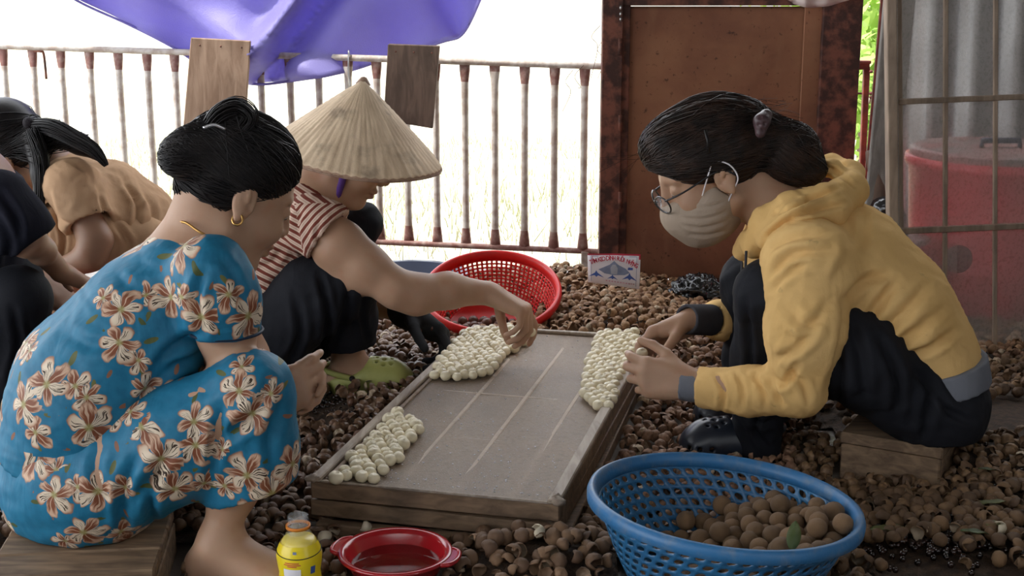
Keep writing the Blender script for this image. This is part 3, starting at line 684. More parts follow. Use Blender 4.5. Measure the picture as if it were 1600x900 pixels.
def pack(n, rad, prof, H, g, seed, it=420, start=None):
    """drop n balls into a bowl (local frame) under gravity g"""
    r = np.random.default_rng(seed); R = rad*r.uniform(.88, 1.12, n); P = np.stack([r.normal(0, .03, n)+(start[0] if start else 0), r.normal(0, .03, n)+(start[1] if start else 0), r.uniform(rad, H*1.5, n)], 1); g = nrm(g)
    for k in range(it):
        P += g*.0018*(1 if k < it*.85 else .3)
        for _ in range(2):
            d = P[:, None]-P[None]; D = np.linalg.norm(d, axis=2)+np.eye(n)*9; m = np.maximum((R[:, None]+R[None])-D, 0); P += (d/D[..., None]*m[..., None]*.42).sum(1)
            P[:, 2] = np.maximum(P[:, 2], R+.008); rr = np.linalg.norm(P[:, :2], axis=1)+1e-9; lim = np.array([prof(z) for z in P[:, 2]])-R-.003
            k_ = np.minimum(1, lim/rr); P[:, 0] *= k_; P[:, 1] *= k_
    return P, R
def ball_mesh(mat, seed, name='longan'):
    V, Q = sph(14, 10); V = V*(1+wob(V, 1.5, seed)*.03)[:, None]; d = np.exp(-(np.arccos(np.clip(V[:, 2], -1, 1))/.22)**2); V[:, 2] -= d*.08; V, Q = join([(V, Q), tube([(0, 0, .85), (0, 0, .98)], .07, 6)]); m = raw_mesh(name, V, Q); m.materials.append(mat); return m
lm = [ball_mesh(M_['longan'], i) for i in range(5)]; lw = [ball_mesh(M_['longan_wet'], i) for i in range(4)]
rnd = random.Random(4)
prB = lambda z: .125+.063*((z/.135)+.35*(z/.135)*(1-z/.135))
P, R = pack(250, .0142, prB, .13, (.50, -.10, -.85), 3, start=(.05, 0))
for p, q in zip(P, R): place(rnd.choice(lm), 'longan', MB@Vector(p), [rnd.uniform(0, 6) for _ in range(3)], q, 'whole tan-brown longan heaped in the big blue basket', 'fruit', 'whole longans in the blue basket')
prR = lambda z: .115+.048*((max(z, 0)/.135)+.3*(z/.135)*(1-z/.135))
gl = np.array((MR.to_3x3().inverted()@Vector((0, 0, -1)))[:]); P, R = pack(95, .0125, prR, .12, gl, 6)
for p, q in zip(P, R): place(rnd.choice(lw), 'longan', MR@Vector(p), [rnd.uniform(0, 6) for _ in range(3)], q, 'dark wet longan inside the tilted red basket', 'fruit', 'dark longans in the tilted red basket')
P, R = pack(40, .012, lambda z: .09+.035*z/.09, .08, (0, 0, -1), 8)
for p, q in zip(P, R): place(rnd.choice(lw), 'longan', MS@Vector(p), [rnd.uniform(0, 6) for _ in range(3)], q, 'dark longan in the small red basket at the left', 'fruit', 'longans in the small red basket')
def leafobj(p, d, L, w, mat, label, up=(0, 0, 1), curl=.2):
    Fm = frame(d, up); V = []; n = 9
    for i in range(n):
        t = i/(n-1); ww = w*math.sin(math.pi*min(1, t*.97+.03))**.8
        for s in (-1, 0, 1): V.append((t*L, s*ww, -.25*ww*(s == 0)-curl*L*t*t+.02*L*math.sin(t*12+s)))
    V = np.array(V)@Fm.T+np.asarray(p); Q = [(i*3+j, i*3+j+1, i*3+j+4, i*3+j+3) for i in range(n-1) for j in range(2)]
    o = obj('leaf', V, Q, mat); o.modifiers.new('t', 'SOLIDIFY').thickness = .0006; return tag(o, label, 'leaf')
hB = lambda px, py: np.array(MB@Vector((0, 0, 0)))
leafobj(W(1232, 852, 1.70)+[0, -.02, -.0], (.15, .2, .9), .042, .010, M_['leaf'], 'dark green leaf standing among the longans in the blue basket', (0, -1, .2), .1)
leafobj(W(1015, 845, 1.72), (.9, .2, -.05), .05, .008, M_['leaf_olive'], 'dull olive leaf lying at the near edge of the longans in the blue basket')

# ------------------------------------------------------------------ bowl of water, bottle, sign, bag, stools
bc = G(618, 872, .045); MBw = Matrix.Translation((bc[0], bc[1], .012))
e = empty('red_bowl', MBw.translation[:]); tag(e, 'small glossy dark red bowl with two lug handles and water, before the tray', 'bowl')
V, Q = lathe([(0, .0), (.05, .0), (.056, .004), (.072, .04), (.076, .0455), (.0835, .0465), (.0855, .044), (.084, .041), (.078, .041), (.0745, .038), (.0625, .01), (.055, .005), (0, .005)][::-1], 72, MBw); obj('bowl_body', V, Q, M_['bowl'], e)
for s, a in ((-1, 165), (1, -14)):
    a = math.radians(a); d = np.array([math.cos(a), math.sin(a), 0]); t = np.array([-d[1], d[0], 0]); b = np.array(MBw.translation[:])+[0, 0, .0435]; P = [b+d*.079+t*.03, b+d*.092+t*.022, b+d*.097, b+d*.092-t*.022, b+d*.079-t*.03]
    P = spline(P, 18); V, Q = tube(P, .0035, 8); hp_ = np.concatenate([P-[0, 0, .001], P+[0, 0, .0015]]); obj('lug_handle', *join([(V, Q), (hp_, [tuple(range(18)), tuple(range(18, 36))[::-1]])]), M_['bowl'], e)
Mw = Mat('water', .04, 0, .5, Alpha=.5); Mw.col((.10, .006, .006)); v = Mw.coord(scale=1); Mw.bump(Mw.noise(v, 45, 2), .12, .002)
V, Q = lathe([(0, .026), (.0692, .026)], 60, MBw); tag(obj('water', V, Q, Mw.m, e), kind='stuff')

Gl = Mat('clear_bottle_plastic', .08, 0, .8, Alpha=.12); Gl.col((.8, .83, .85))
Yl = simple('yellow_drink_label', (.86, .68, .02), (.80, .60, .015), 5, .28, spec=.5, bump=.03)
bt = W(465, 800, 1.80); MBt = Matrix.Translation((bt[0], 1.80, .0)); zt = bt[2]-.004
e = empty('drink_bottle', (bt[0], 1.80, 0)); tag(e, 'open yellow-labelled clear plastic drink bottle standing beside the bare foot', 'bottle')
q = zt/.16; bp = [(0, .002), (.022, 0), (.029, .004), (.0305, .012), (.029, .03), (.0305, .045), (.029, .06), (.0315, .078), (.0325, .09), (.031, .1), (.026, .114), (.0175, .128), (.0148, .134), (.0148, .139), (.0165, .1395), (.0165, .142), (.0142, .143), (.0142, .148), (.015, .149), (.015, .151), (.0142, .152), (.0142, .155), (.015, .1555), (.015, .158), (.0138, .16), (.0125, .16), (.0125, .135), (.015, .128)]
V, Q = lathe([(r, z*q) for r, z in bp], 48, MBt); o = obj('bottle_body', V, Q, Gl.m, e)
V, Q = lathe([(r-.001 if r > .003 else 0, z*q) for r, z in bp[:11]]+[(.0225, .119*q), (0, .119*q)], 48, MBt); obj('yellow_drink', V, Q, Yl, e)
V, Q = lathe([(r+.0006, z*q) for r, z in bp[3:11]], 64, MBt); obj('label_sleeve', V, Q, Yl, e)
V, Q = lathe([(.0152, .1375*q), (.0178, .1375*q), (.018, .142*q), (.0155, .1425*q)], 36, MBt, True); obj('neck_ring', V, Q, M_['orange'], e)
blk = simple('black_print', (.02, .02, .02)); 
def on_bottle(z0, z1, a0, a1, r, mat, name, par):
    n = 10; V = []
    for k in range(n): a = math.radians(a0+(a1-a0)*k/(n-1)); V += [(r(z0)*math.cos(a), r(z0)*math.sin(a), z0), (r(z1)*math.cos(a), r(z1)*math.sin(a), z1)]
    obj(name, tf(MBt, np.array(V)), [(2*k, 2*k+2, 2*k+3, 2*k+1) for k in range(n-1)], mat, par)
zs_ = [z*q for r, z in bp[3:11]]; rs_ = [r for r, z in bp[3:11]]; rr_ = lambda z: float(np.interp(z, zs_, rs_))+.0011
V, Q = tube([np.array(MBt@Vector(((rr_(.100*q+.004*math.sin(a))+.0)*math.cos(a), rr_(.100*q+.004*math.sin(a))*math.sin(a), .100*q+.004*math.sin(a)))) for a in np.linspace(0, 6.28, 50)], .0007, 5); obj('printed_line', V, Q, blk, e)
on_bottle(.035*q, .077*q, -125, -78, rr_, M_['paper'], 'printed_panel', e)
for k, (z, a0, a1) in enumerate([(.088, -118, -82), (.0845, -122, -78), (.0815, -112, -88)]): on_bottle(z*q, (z+.0016)*q, a0, a1, lambda z: rr_(z)+.0003, M_['ink_red'], 'printed_text_line', e)
for k in range(7): on_bottle((.040+k*.005)*q, (.0412+k*.005)*q, -121, -84-(k*13) % 11, lambda z: rr_(z)+.0004, blk, 'printed_text_line', e)
on_bottle(.066*q, .08*q, -52, -38, lambda z: rr_(z)+.0003, M_['ink_blue'], 'printed_emblem', e)
on_bottle(.103*q, .108*q, -98, -88, lambda z: .0305, M_['ink_grey'], 'printed_emblem', e)

# fly-trap sign
cY = 3.42; sg = empty('paper_sign', W(955, 452, 3.42))
P = [W(918, 397, cY+.03), W(1001, 398, cY+.03), W(999, 452, cY), W(919, 441, cY)]; tag(sg, 'white fly-paper card printed with red lettering and blue flies, propped on the shell heap', 'sign')
ex = nrm(P[1]-P[0]); ey = nrm(P[0]-P[3]); en = nrm(np.cross(ex, ey)); Wd = np.linalg.norm(P[1]-P[0]); Hd = np.linalg.norm(P[0]-P[3])
def sp(u, v, d=0): return (P[3]*(1-u)+P[2]*u)*(1-v)+(P[0]*(1-u)+P[1]*u)*v+en*(d+.003*math.sin(u*3.1))
V = [sp(i/10, j/4, 0) for i in range(11) for j in range(5)]; Q = [(i*5+j, i*5+5+j, i*5+6+j, i*5+j+1) for i in range(10) for j in range(4)]
o = obj('card', V, Q, M_['paper'], sg); o.modifiers.new('t', 'SOLIDIFY').thickness = .0015
def strip(pts, w, mat, name, d=.0012):
    V = []; pts = np.array(pts, float)
    T = np.gradient(pts, axis=0)
    for (u, v), t in zip(pts, T): n_ = np.array([-t[1]*Hd, t[0]*Wd]); n_ = n_/(np.linalg.norm(n_)+1e-9); V += [sp(u+n_[0]*w/Wd, v+n_[1]*w/Hd, d), sp(u-n_[0]*w/Wd, v-n_[1]*w/Hd, d)]
    obj(name, V, [(2*k, 2*k+1, 2*k+3, 2*k+2) for k in range(len(pts)-1)], mat, sg)
for a, b in (((.06, .06), (.06, .93)), ((.06, .93), (.93, .93)), ((.93, .93), (.93, .06))): strip([a, b], .0006, M_['ink_grey'], 'printed_border')
strip([(.0, .985), (.5, .99), (1, .985)], .002, M_['ink_red'], 'red_edge'); strip([(.985, .99), (.985, .85)], .002, M_['ink_red'], 'red_edge')
def poly2(pts, mat, name, d=.0014):
    V = [sp(u, v, d) for u, v in pts]; obj(name, V, [tuple(range(len(V)))], mat, sg, smooth=False)
def letters(txt, size, mat, u0, u1, vf, rotf, name):
    n_ = len(txt)
    for k, ch in enumerate(txt):
        if ch == ' ': continue
        cu = bpy.data.curves.new('t', 'FONT'); cu.body = ch; cu.size = size; cu.align_x = 'CENTER'; cu.offset = .00025; cu.resolution_u = 2
        to = bpy.data.objects.new('t', cu); C.objects.link(to); me = bpy.data.meshes.new_from_object(to.evaluated_get(bpy.context.evaluated_depsgraph_get())); bpy.data.objects.remove(to)
        if not len(me.vertices): continue
        u = u0+(u1-u0)*(k+.5)/n_; a = rotf(u); b = sp(u, vf(u), .0016); V = []
        for v in me.vertices: x, y = v.co.x*math.cos(a)-v.co.y*1.25*math.sin(a), v.co.x*math.sin(a)+v.co.y*1.25*math.cos(a); V.append(b+ex*x+ey*y)
        obj(name, V, [tuple(p.vertices) for p in me.polygons], mat, sg, smooth=False)
txt = 'T\u1ea4M KEO D\u00cdNH RU\u1ed2I NH\u1eb6NG'
letters(txt, .0135, M_['ink_red'], .06, .93, lambda u: .60+.20*(1-((u-.47)/.45)**2), lambda u: -(u-.47)*.85, 'printed_letter')
def fly(u, v, s, mat):
    poly2([(u, v+.10*s), (u-.02*s, v+.03*s), (u-.13*s, v-.10*s), (u-.03*s, v-.05*s), (u, v-.10*s), (u+.03*s, v-.05*s), (u+.13*s, v-.10*s), (u+.02*s, v+.03*s)], mat, 'printed_fly')
poly2([(.20, .48), (.30, .56), (.42, .66), (.50, .78), (.58, .66), (.72, .56), (.80, .44), (.70, .36), (.5, .33), (.32, .36)], M_['ink_grey'], 'printed_wings', .0012)
poly2([(.44, .36), (.43, .55), (.47, .66), (.53, .66), (.57, .55), (.56, .36)], simple('pale_grey_ink', (.5, .52, .6)), 'printed_fly_body', .0015)
fly(.16, .33, 1.15, M_['ink_blue']); fly(.80, .33, 1.15, M_['ink_blue']); fly(.47, .27, .8, M_['ink_blue']); poly2([(.76, .52), (.86, .53), (.86, .60), (.77, .60)], M_['ink_blue'], 'printed_mark')
for k in range(9): strip([(.34+k*.055, .13-.002*k), (.375+k*.055, .13-.002*k)], .0016, M_['ink_pink'], 'printed_text_line')
for k in range(3): strip([(.78+k*.045, .12), (.81+k*.045, .12)], .0012, M_['ink_pink'], 'printed_text_line')

# black plastic bag by the gate
V, Q = ell(W(1094, 458, 3.55)+[0, 0, -.005], (.072, .05, .042), n=56, m=40); Qa = np.array([q if len(q) == 4 else (*q, q[-1]) for q in Q])
V = crumple(V, Qa, .016, 32, 9); V = crumple(V, Qa, .007, 80, 4); tag(obj('plastic_bag', V, Q, M_['black_bag'], smooth=True), 'crumpled black plastic bag lying against the foot of the rusty gate', 'bag')

# seat block of the masked woman
a = G(1311, 748); b = G(1465, 776); d = nrm(b-a); nrmv = np.array([-d[1], d[0], 0]); L = np.linalg.norm(b-a); c = (a+b)/2; Rb = np.stack([d, nrmv, ez], 1)
e = empty('seat_block', c+nrmv*.12); tag(e, 'low weathered wooden box used as a seat under the woman in yellow', 'stool')
def rb(name, c0, s, mat='block', par=None, R=Rb, o=c): V, Q = box(c0, s, None, .003); V[:, 2] += wob(V, 25, 4)*.0012; return obj(name, V@R.T+o, Q, M_[mat], par, smooth=False)
rb('front_board', (0, .01, .034), (L, .02, .066), par=e); rb('back_board', (0, .23, .034), (L, .02, .066), par=e); rb('side_board', (-L/2+.01, .12, .034), (.02, .2, .064), par=e); rb('side_board', (L/2-.01, .12, .034), (.02, .2, .064), par=e)
rb('top_board', (0, .06, .078), (L+.006, .118, .022), par=e); rb('top_board', (0, .182, .078), (L+.006, .118, .022), par=e)
# stool of the woman in the flowered clothes
a = G(12, 900, .06); b = G(200, 896, .06); c2 = (a+b)/2+np.array([-.005, .09, 0]); c2[2] = 0; d = nrm(np.array([1., .12, 0])); Rs = np.stack([d, np.array([-d[1], d[0], 0]), ez], 1)
e = empty('low_stool', c2); tag(e, 'low wooden stool under the woman in blue flowered clothes', 'stool')
for k, y in enumerate((-.075, 0, .075)): V, Q = box((0, y, .062), (.235, .072, .018), None, .003); obj('seat_board', V@Rs.T+c2, Q, M_['block'], e, smooth=False)
for x in (-.11, .11): V, Q = box((x, 0, .027), (.02, .2, .052), None, .002); obj('leg_board', V@Rs.T+c2, Q, M_['block'], e, smooth=False)

# ------------------------------------------------------------------ people
def skin(name, c1, c2):
    M = Mat(name, .5, 0, .35, Subsurface_Weight=.12, Subsurface_Scale=.01); v = M.coord(scale=1); n = M.noise(v, 9, 5); f = M.noise(v, 220, 3)
    red = tuple(np.array(c1)*[1.0, .72, .62]); c = M.mix(n.sm(.35, .7), c1, c2); c = M.mix(M.noise(v, 24, 3).sm(.55, .75)*.35, c, red)
    lip = M.attr('lip'); M.col(M.mix(lip, c, tuple(np.array(c1)*[.62, .3, .3]))); M.bump(f, .12, .001); return M.m
SK1 = skin('tan_skin', (.40, .235, .155), (.46, .29, .20)); SK2 = skin('brown_skin', (.33, .19, .125), (.40, .24, .16)); SK3 = skin('light_tan_skin', (.40, .235, .15), (.46, .285, .19))
def hairmat(name, c1, c2, rough=.34):
    M = Mat(name, rough, 0, .28); v = M.coord(scale=1); n = M.noise(v, 40, 4); M.col(M.mix(n.sm(.35, .7), c1, c2)); M.bump(M.noise(v, 160, 3), .25, .001); return M.m
HR = hairmat('black_hair', (.006, .005, .006), (.014, .011, .011), .42); HB = hairmat('dark_brown_hair', (.012, .008, .007), (.038, .020, .014), .45)
def cloth(name, c1, c2, rough=.85, wv=700, bs=.35, st_=(1, 1, 1), dirt=0, spec=.15):
    M = Mat(name, rough, 0, spec*.4); v = M.coord(scale=st_); n = M.noise(v, 7, 5); w = M.noise(v, wv, 2); f = M.noise(M.coord(scale=(1, 1, .35), rot=(0, .6, 0)), 18, 3, 1.2)
    c = M.mix(n.sm(.3, .7), c1, c2)
    if dirt: c = M.mix(M.noise(M.coord(scale=1), 26, 4).sm(.66, .76)*dirt, c, tuple(x*.35 for x in c1))
    M.col(c); M.bump(f*2.0+w*.3, bs*.6, .006); return M.m
YEL = cloth('mustard_fleece', (.76, .50, .21), (.68, .43, .165), dirt=.5); GREYRIB = cloth('grey_rib_knit', (.20, .21, .24), (.15, .16, .19), st_=(1, 1, 1)); DKRIB = cloth('dark_grey_rib_knit', (.075, .075, .085), (.05, .05, .06))
BLK = cloth('black_trouser_cloth', (.011, .012, .016), (.018, .019, .024), .7, dirt=0, spec=.25); BLK2 = cloth('black_shirt_cloth', (.012, .013, .02), (.02, .02, .03), .8)
TAN = cloth('tan_linen', (.52, .34, .21), (.45, .285, .17)); MASK = cloth('beige_cotton_mask', (.40, .32, .25), (.35, .275, .215), bs=.5); GLOVE = cloth('black_knit_glove', (.015, .016, .018), (.03, .03, .032), .8)
def stripe_mat():
    M = Mat('striped_knit', .85, 0, .15); s = M.attr('stripe'); v = M.coord(scale=1); n = M.noise(v, 14, 3)
    ph = (s*(1/.0135)+n*.35); fr = ph.m('FRACT'); a = fr.lt(.46); b = fr.gt(.68)*fr.lt(.76)
    c = M.mix(a, (.66, .50, .40), (.19, .05, .035)); c = M.mix(b*.6, c, (.30, .12, .09)); M.col(c); M.bump(M.noise(v, 18, 3, 1.)*2+M.noise(v, 700, 2)*.3, .4, .006); return M.m
STR = stripe_mat()
def floral_mat():
    M = Mat('blue_flowered_cloth', .55, 0, .25); t = M.t
    uv = t.nodes.new('ShaderNodeUVMap'); uv.uv_map = 'flower'; sx = t.nodes.new('ShaderNodeSeparateXYZ'); t.links.new(uv.outputs[0], sx.inputs[0]); u, v = X(t, sx.outputs[0]), X(t, sx.outputs[1]); seed = M.attr('fseed')
    pos = M.coord(scale=1); n0 = M.noise(pos, 26, 2); n1 = M.noise(pos, 60, 3); n2 = M.noise(pos, 420, 3)
    def flower(cx, cy, sc, rot, elong=0):
        du, dv = (u-cx)*(1/sc), (v-cy)*(1/sc); r = (du*du+dv*dv).m('SQRT'); th = dv.m('ARCTAN2', du)+rot+seed*6.28+(n0-.5)*1.5
        lobe = (th*3).m('COSINE').m('ABSOLUTE').m('POWER', .62) if False else (th*3).m('COSINE').m('ABSOLUTE').m('POWER', .42)
        R = (lobe*.74+.20)*(((th*1.).m('SINE')*.14)+.92)+(n1-.5)*.16; tt = r/(R+.001)
        inside = tt.sm(1.0, .93)
        alt = (th*3).m('COSINE').gt(0.0)
        ang = X(t, t.nodes.new('ShaderNodeCombineXYZ').outputs[0]); cn = ang.o.node
        t.links.new((th*9).o, cn.inputs[0]); t.links.new((r*1.1).o, cn.inputs[1]); cn.inputs[2].default_value = rot
        sn = t.nodes.new('ShaderNodeTexNoise'); t.links.new(cn.outputs[0], sn.inputs['Vector']); sn.inputs['Scale'].default_value = 1.2; sn.inputs['Detail'].default_value = 3; stk = X(t, sn.outputs['Fac'])
        edge = (tt+(stk-.5)*.9).sm(.55, .98)
        brown = M.mix(edge, (.20, .065, .03), (.60, .40, .28)); vein = ((th*3).m('COSINE').m('ABSOLUTE')).gt(.985)*tt.lt(.85); brown = M.mix(vein*.8, brown, (.60, .42, .30))
        cream = M.mix((stk).gt(.56)*tt.lt(.78)*r.lt(.75), (.66, .55, .42), (.05, .03, .02)); cream = M.mix(tt.sm(.72, 1.), cream, (.45, .22, .13))
        col = M.mix(alt, brown, cream); rim = tt.sm(.86, .97)*.55; col = M.mix(rim, col, (.12, .04, .02)); col = M.mix(r.sm(.2, .05)*.8, col, (.30, .28, .10))
        return inside, col
    base = M.mix(n1.sm(.3, .7), (.012, .135, .245), (.016, .165, .29))
    def leaf(cx, cy, a, l, w):
        du, dv = u-cx, v-cy; x = du*math.cos(a)+dv*math.sin(a); y = dv*math.cos(a)-du*math.sin(a); q = (x*x)*(1/l**2)+(y*y)*(1/w**2); return q.lt(1.)
    c = M.mix(leaf(.95, .35, .5, .26, .10), base, (.10, .11, .035)); c = M.mix(leaf(-.85, .6, 2.2, .22, .08), c, (.07, .09, .03)); c = M.mix(leaf(-.3, -1.05, 1.2, .17, .07), c, (.22, .10, .06)); c = M.mix(leaf(.75, -.8, 2.4, .18, .07), c, (.13, .13, .04))
    i2, c2 = flower(.62, -.42, .62, 1.1); c = M.mix(i2, c, c2); i1, c1 = flower(-.12, .12, .92, .2); c = M.mix(i1, c, c1)
    M.col(c); M.bump(M.noise(M.coord(scale=(1, 1, .4), rot=(0, .7, 0)), 16, 3, 1.), .4, .008); return M.m
FLO = floral_mat()
def add_flowers(o, mind=.108, scale=.047, seed=1, pins=()):
    m = o.data; n = len(m.vertices); V = np.zeros(n*3, np.float32); m.vertices.foreach_get('co', V); V = V.reshape(-1, 3).astype(float); N = np.zeros(n*3, np.float32); m.vertices.foreach_get('normal', N); N = N.reshape(-1, 3).astype(float)
    r = np.random.default_rng(seed); Wv = V+ORG[o.name]; cen = []
    pp = PX(Wv)
    for (x, y) in pins:
        d = np.hypot(pp[:, 0]-x, pp[:, 1]-y)+np.where(N[:, 1] < 0, 0, 1e3); cen.append(int(np.argmin(d+pp[:, 2]*30)))
    for i in r.permutation(n)[:6000]:
        if not cen or np.min(np.linalg.norm(V[cen]-V[i], axis=1)) > mind*(.9+.25*((i % 7)/7)): cen.append(int(i))
    Cn = V[cen]; Nn = N[cen]; rot = r.uniform(0, 6.28, len(cen)); sc = scale*r.uniform(.8, 1.1, len(cen))
    ref = np.array([.3, .2, 1.]); U = np.cross(Nn, ref); U /= np.linalg.norm(U, axis=1)[:, None]; T = np.cross(Nn, U); c_, s_ = np.cos(rot)[:, None], np.sin(rot)[:, None]; U, T = U*c_+T*s_, T*c_-U*s_
    nl = len(m.loops); li = np.zeros(nl, np.int32); m.loops.foreach_get('vertex_index', li); q = li.reshape(-1, 4); fc = V[q].mean(1); best = np.full(len(fc), 9.); a = np.zeros(len(fc), int)
    for k in range(len(cen)):
        d = np.linalg.norm(fc-Cn[k], axis=1)/sc[k]; mm = d < best; best[mm] = d[mm]; a[mm] = k
    ak = np.repeat(a, 4); rel = V[li]-Cn[ak]; u = (rel*U[ak]).sum(1)/sc[ak]; v = (rel*T[ak]).sum(1)/sc[ak]
    uv = m.uv_layers.new(name='flower'); uv.data.foreach_set('uv', np.stack([u, v], 1).astype(np.float32).ravel())
    at = m.attributes.new('fseed', 'FLOAT', 'FACE'); at.data.foreach_set('value', r.random(len(cen))[a].astype(np.float32))

def headframe(fwd, up=(0, 0, 1)):
    f = nrm(fwd); u = np.asarray(up, float); u = nrm(u-f*(u@f)); return np.stack([f, np.cross(u, f), u], 1)
def head(B, o, Rh, s=1., face=True):
    """o: point midway between the ears; local x forward, y left, z up"""
    p = lambda *a: o+Rh@(np.array(a)*s)
    def e(c, r, k=.012, mode='add', tilt=0):
        c_, s_ = math.cos(tilt), math.sin(tilt); R = Rh@np.array([[c_, 0, s_], [0, 1, 0], [-s_, 0, c_]]); B.ell(p(*c), np.array(r)*s, R, k*s, mode)
    e((-.012, 0, .042), (.094, .073, .08)); e((.035, 0, -.02), (.056, .060, .082), .03); e((.03, 0, -.06), (.045, .048, .05), .02)
    e((.068, 0, -.092), (.020, .022, .016), .02)
    for y in (-1, 1):
        B.cap(p(.06, y*.014, -.09), p(.0, y*.05, -.055), .014*s, .016*s, .025*s)
        e((.062, y*.036, -.028), (.026, .022, .022), .02); B.cap(p(.083, y*.012, .030), p(.070, y*.046, .028), .007*s, .006*s, .012*s)
        e((.094, y*.031, .010), (.013, .018, .011), .012, 'sub'); e((.0755, y*.031, .009), (.0135, .0145, .0115), .003)
        e((-.004, y*.073, -.004), (.020, .007, .031), .004, 'add', -.2); e((.000, y*.0835, .003), (.0115, .0085, .0185), .003, 'sub', -.2); e((.006, y*.082, -.010), (.006, .009, .006), .003, 'sub'); e((-.003, y*.079, .004), (.005, .003, .012), .002, 'add', -.3)
        e((-.004, y*.077, -.031), (.007, .005, .009), .005)
    B.cap(p(.088, 0, .022), p(.104, 0, -.018), .007*s, .010*s, .010*s); 
    for y in (-1, 1): e((.096, y*.012, -.024), (.010, .008, .008), .006)
    e((.089, 0, -.050), (.012, .022, .008), .006); e((.087, 0, -.063), (.012, .019, .008), .006); e((.099, 0, -.057), (.008, .026, .0016), .003, 'sub')
def lipattr(o, oh, Rh, s=1.):
    m = o.data; n = len(m.vertices); V = np.zeros(n*3, np.float32); m.vertices.foreach_get('co', V); q = ((V.reshape(-1, 3)+ORG[o.name]-oh)@Rh)/s
    d = ((q[:, 0]-.096)/.02)**2+(q[:, 1]/.021)**2+((q[:, 2]+.057)/.011)**2; a = np.clip(1.4-d*1.1, 0, 1)
    brow = np.clip(1.5-(((q[:, 0]-.085)/.03)**2+((np.abs(q[:, 1])-.032)/.018)**2+((q[:, 2]-.034-.0*q[:, 1])/.0045)**2), 0, 1)*0
    at = m.attributes.new('lip', 'FLOAT', 'POINT'); at.data.foreach_set('value', (a*.8).astype(np.float32))
def facebits(root, oh, Rh, s, closed=True):
    p = lambda *a: oh+Rh@(np.array(a)*s)
    for y in (-1, 1):
        P = spline([p(.086, y*.014, .032), p(.0815, y*.028, .0355), p(.0665, y*.045, .032)], 12); V, Q = tube(P, np.array([.0022]*8+[.002, .0016, .0012, .0008])*s, 6); obj('eyebrow', V, Q, HR, root)
        V, Q = ell(p(.0766, y*.030, .0055), np.array((.0118, .0110, .0098))*s, Rh, 16, 10); eo = obj('eye', V, Q, simple('eye_white', (.6, .55, .5)), root)
        V, Q = ell(p(.0842, y*.030, .0022), np.array((.0042, .0050, .0046))*s, Rh, 12, 8); obj('iris', V, Q, simple('dark_iris', (.02, .012, .01), None, 9, .2), eo)
        P = spline([p(.086, y*.018, .004), p(.0915, y*.031, .0065), p(.084, y*.044, .005)], 10); V, Q = tube(P, .0011*s, 5); obj('lash_line', V, Q, HR, eo) if 0 else None
def hand(B, Wr, d, n, th, curl=(.5, .6, .5), s=.95, spread=.1, thumb=(.5, .6, .5), tb=(.2, .2), rw=.022, each=None, ks=.003):
    """Wr wrist, d towards the fingers, n the way the palm faces, th the thumb side"""
    d = nrm(d); n = np.asarray(n, float); n = nrm(n-d*(n@d)); t = np.cross(d, n); t = t*np.sign(t@np.asarray(th, float)); Wr = np.asarray(Wr, float)
    off = (.028, .0095, -.0095, -.0265); kd = (.086, .089, .085, .077); Ls = ((.041, .025, .019), (.045, .028, .020), (.042, .026, .019), (.033, .020, .017))
    for o_, k_ in zip(off, kd): B.cap(Wr+t*o_*.35*s, Wr+(d*k_+t*o_)*s, rw*.72*s, .0115*s, .014*s)
    B.cap(Wr+t*.010*s+d*.015*s, Wr+(d*.06+t*.024+n*.008)*s, .019*s, .014*s, .014*s); B.cap(Wr-t*.012*s+d*.02*s, Wr+(d*.06-t*.022+n*.005)*s, .016*s, .012*s, .014*s)
    for i, (o_, k_, L) in enumerate(zip(off, kd, Ls)):
        c = each[i] if each else curl; p = Wr+(d*k_+t*o_)*s; a = 0; bd = nrm(d+t*spread*(1.2-i*.8)); r = (.0092, .0095, .009, .0078)[i]*s
        for j, l in enumerate(L):
            a += c[j]; q = p+(bd*math.cos(a)+n*math.sin(a))*l*s; B.cap(p, q, r, r*.9, (.010 if j == 0 else .003)*s if ks is None else (.008 if j == 0 else .002)); p, r = q, r*.9
    p = Wr+(d*.022+t*.022+n*.004)*s; dd = nrm(d*thumb[0]+t*thumb[1]+n*thumb[2]); r = .0125*s; ax = nrm(np.cross(dd, np.cross(dd, d)*1.)); inward = nrm(d*.9-t*.6+n*.1)
    for j, l in enumerate((.044, .032, .026)):
        if j: dd = nrm(dd+inward*tb[j-1])
        q = p+dd*l*s; B.cap(p, q, r, r*.85, .010 if j == 0 else .003); p, r = q, r*.85
def foot(B, ank, toe, s=1., k=.015, zf=.0):
    """bare foot on the floor; ank = ankle joint, toe = direction"""
    d = nrm([toe[0], toe[1], 0]); t = np.array([-d[1], d[0], 0]); a = np.asarray(ank, float); g = np.array([a[0], a[1], zf])
    B.cap(a, g-d*.028*s+ez*.026*s, .025*s, .026*s, .02); B.cap(g-d*.028*s+ez*.026*s, g+d*.09*s+ez*.020*s, .026*s, .022*s, .02, t, 1.25); B.cap(a-ez*.01, g+d*.10*s+ez*.020*s, .024*s, .018*s, .03, t, 1.5)
    for i, (o_, l) in enumerate(zip((-.030, -.013, .002, .016, .029), (.165, .168, .16, .15, .138))):
        rr = (.0125, .009, .0085, .008, .008)[i]*s; B.cap(g+d*.10*s+t*o_*s*.9+ez*.016*s, g+d*(l-.01)*s+t*o_*s*1.05+ez*rr, rr*1.1, rr, .004)
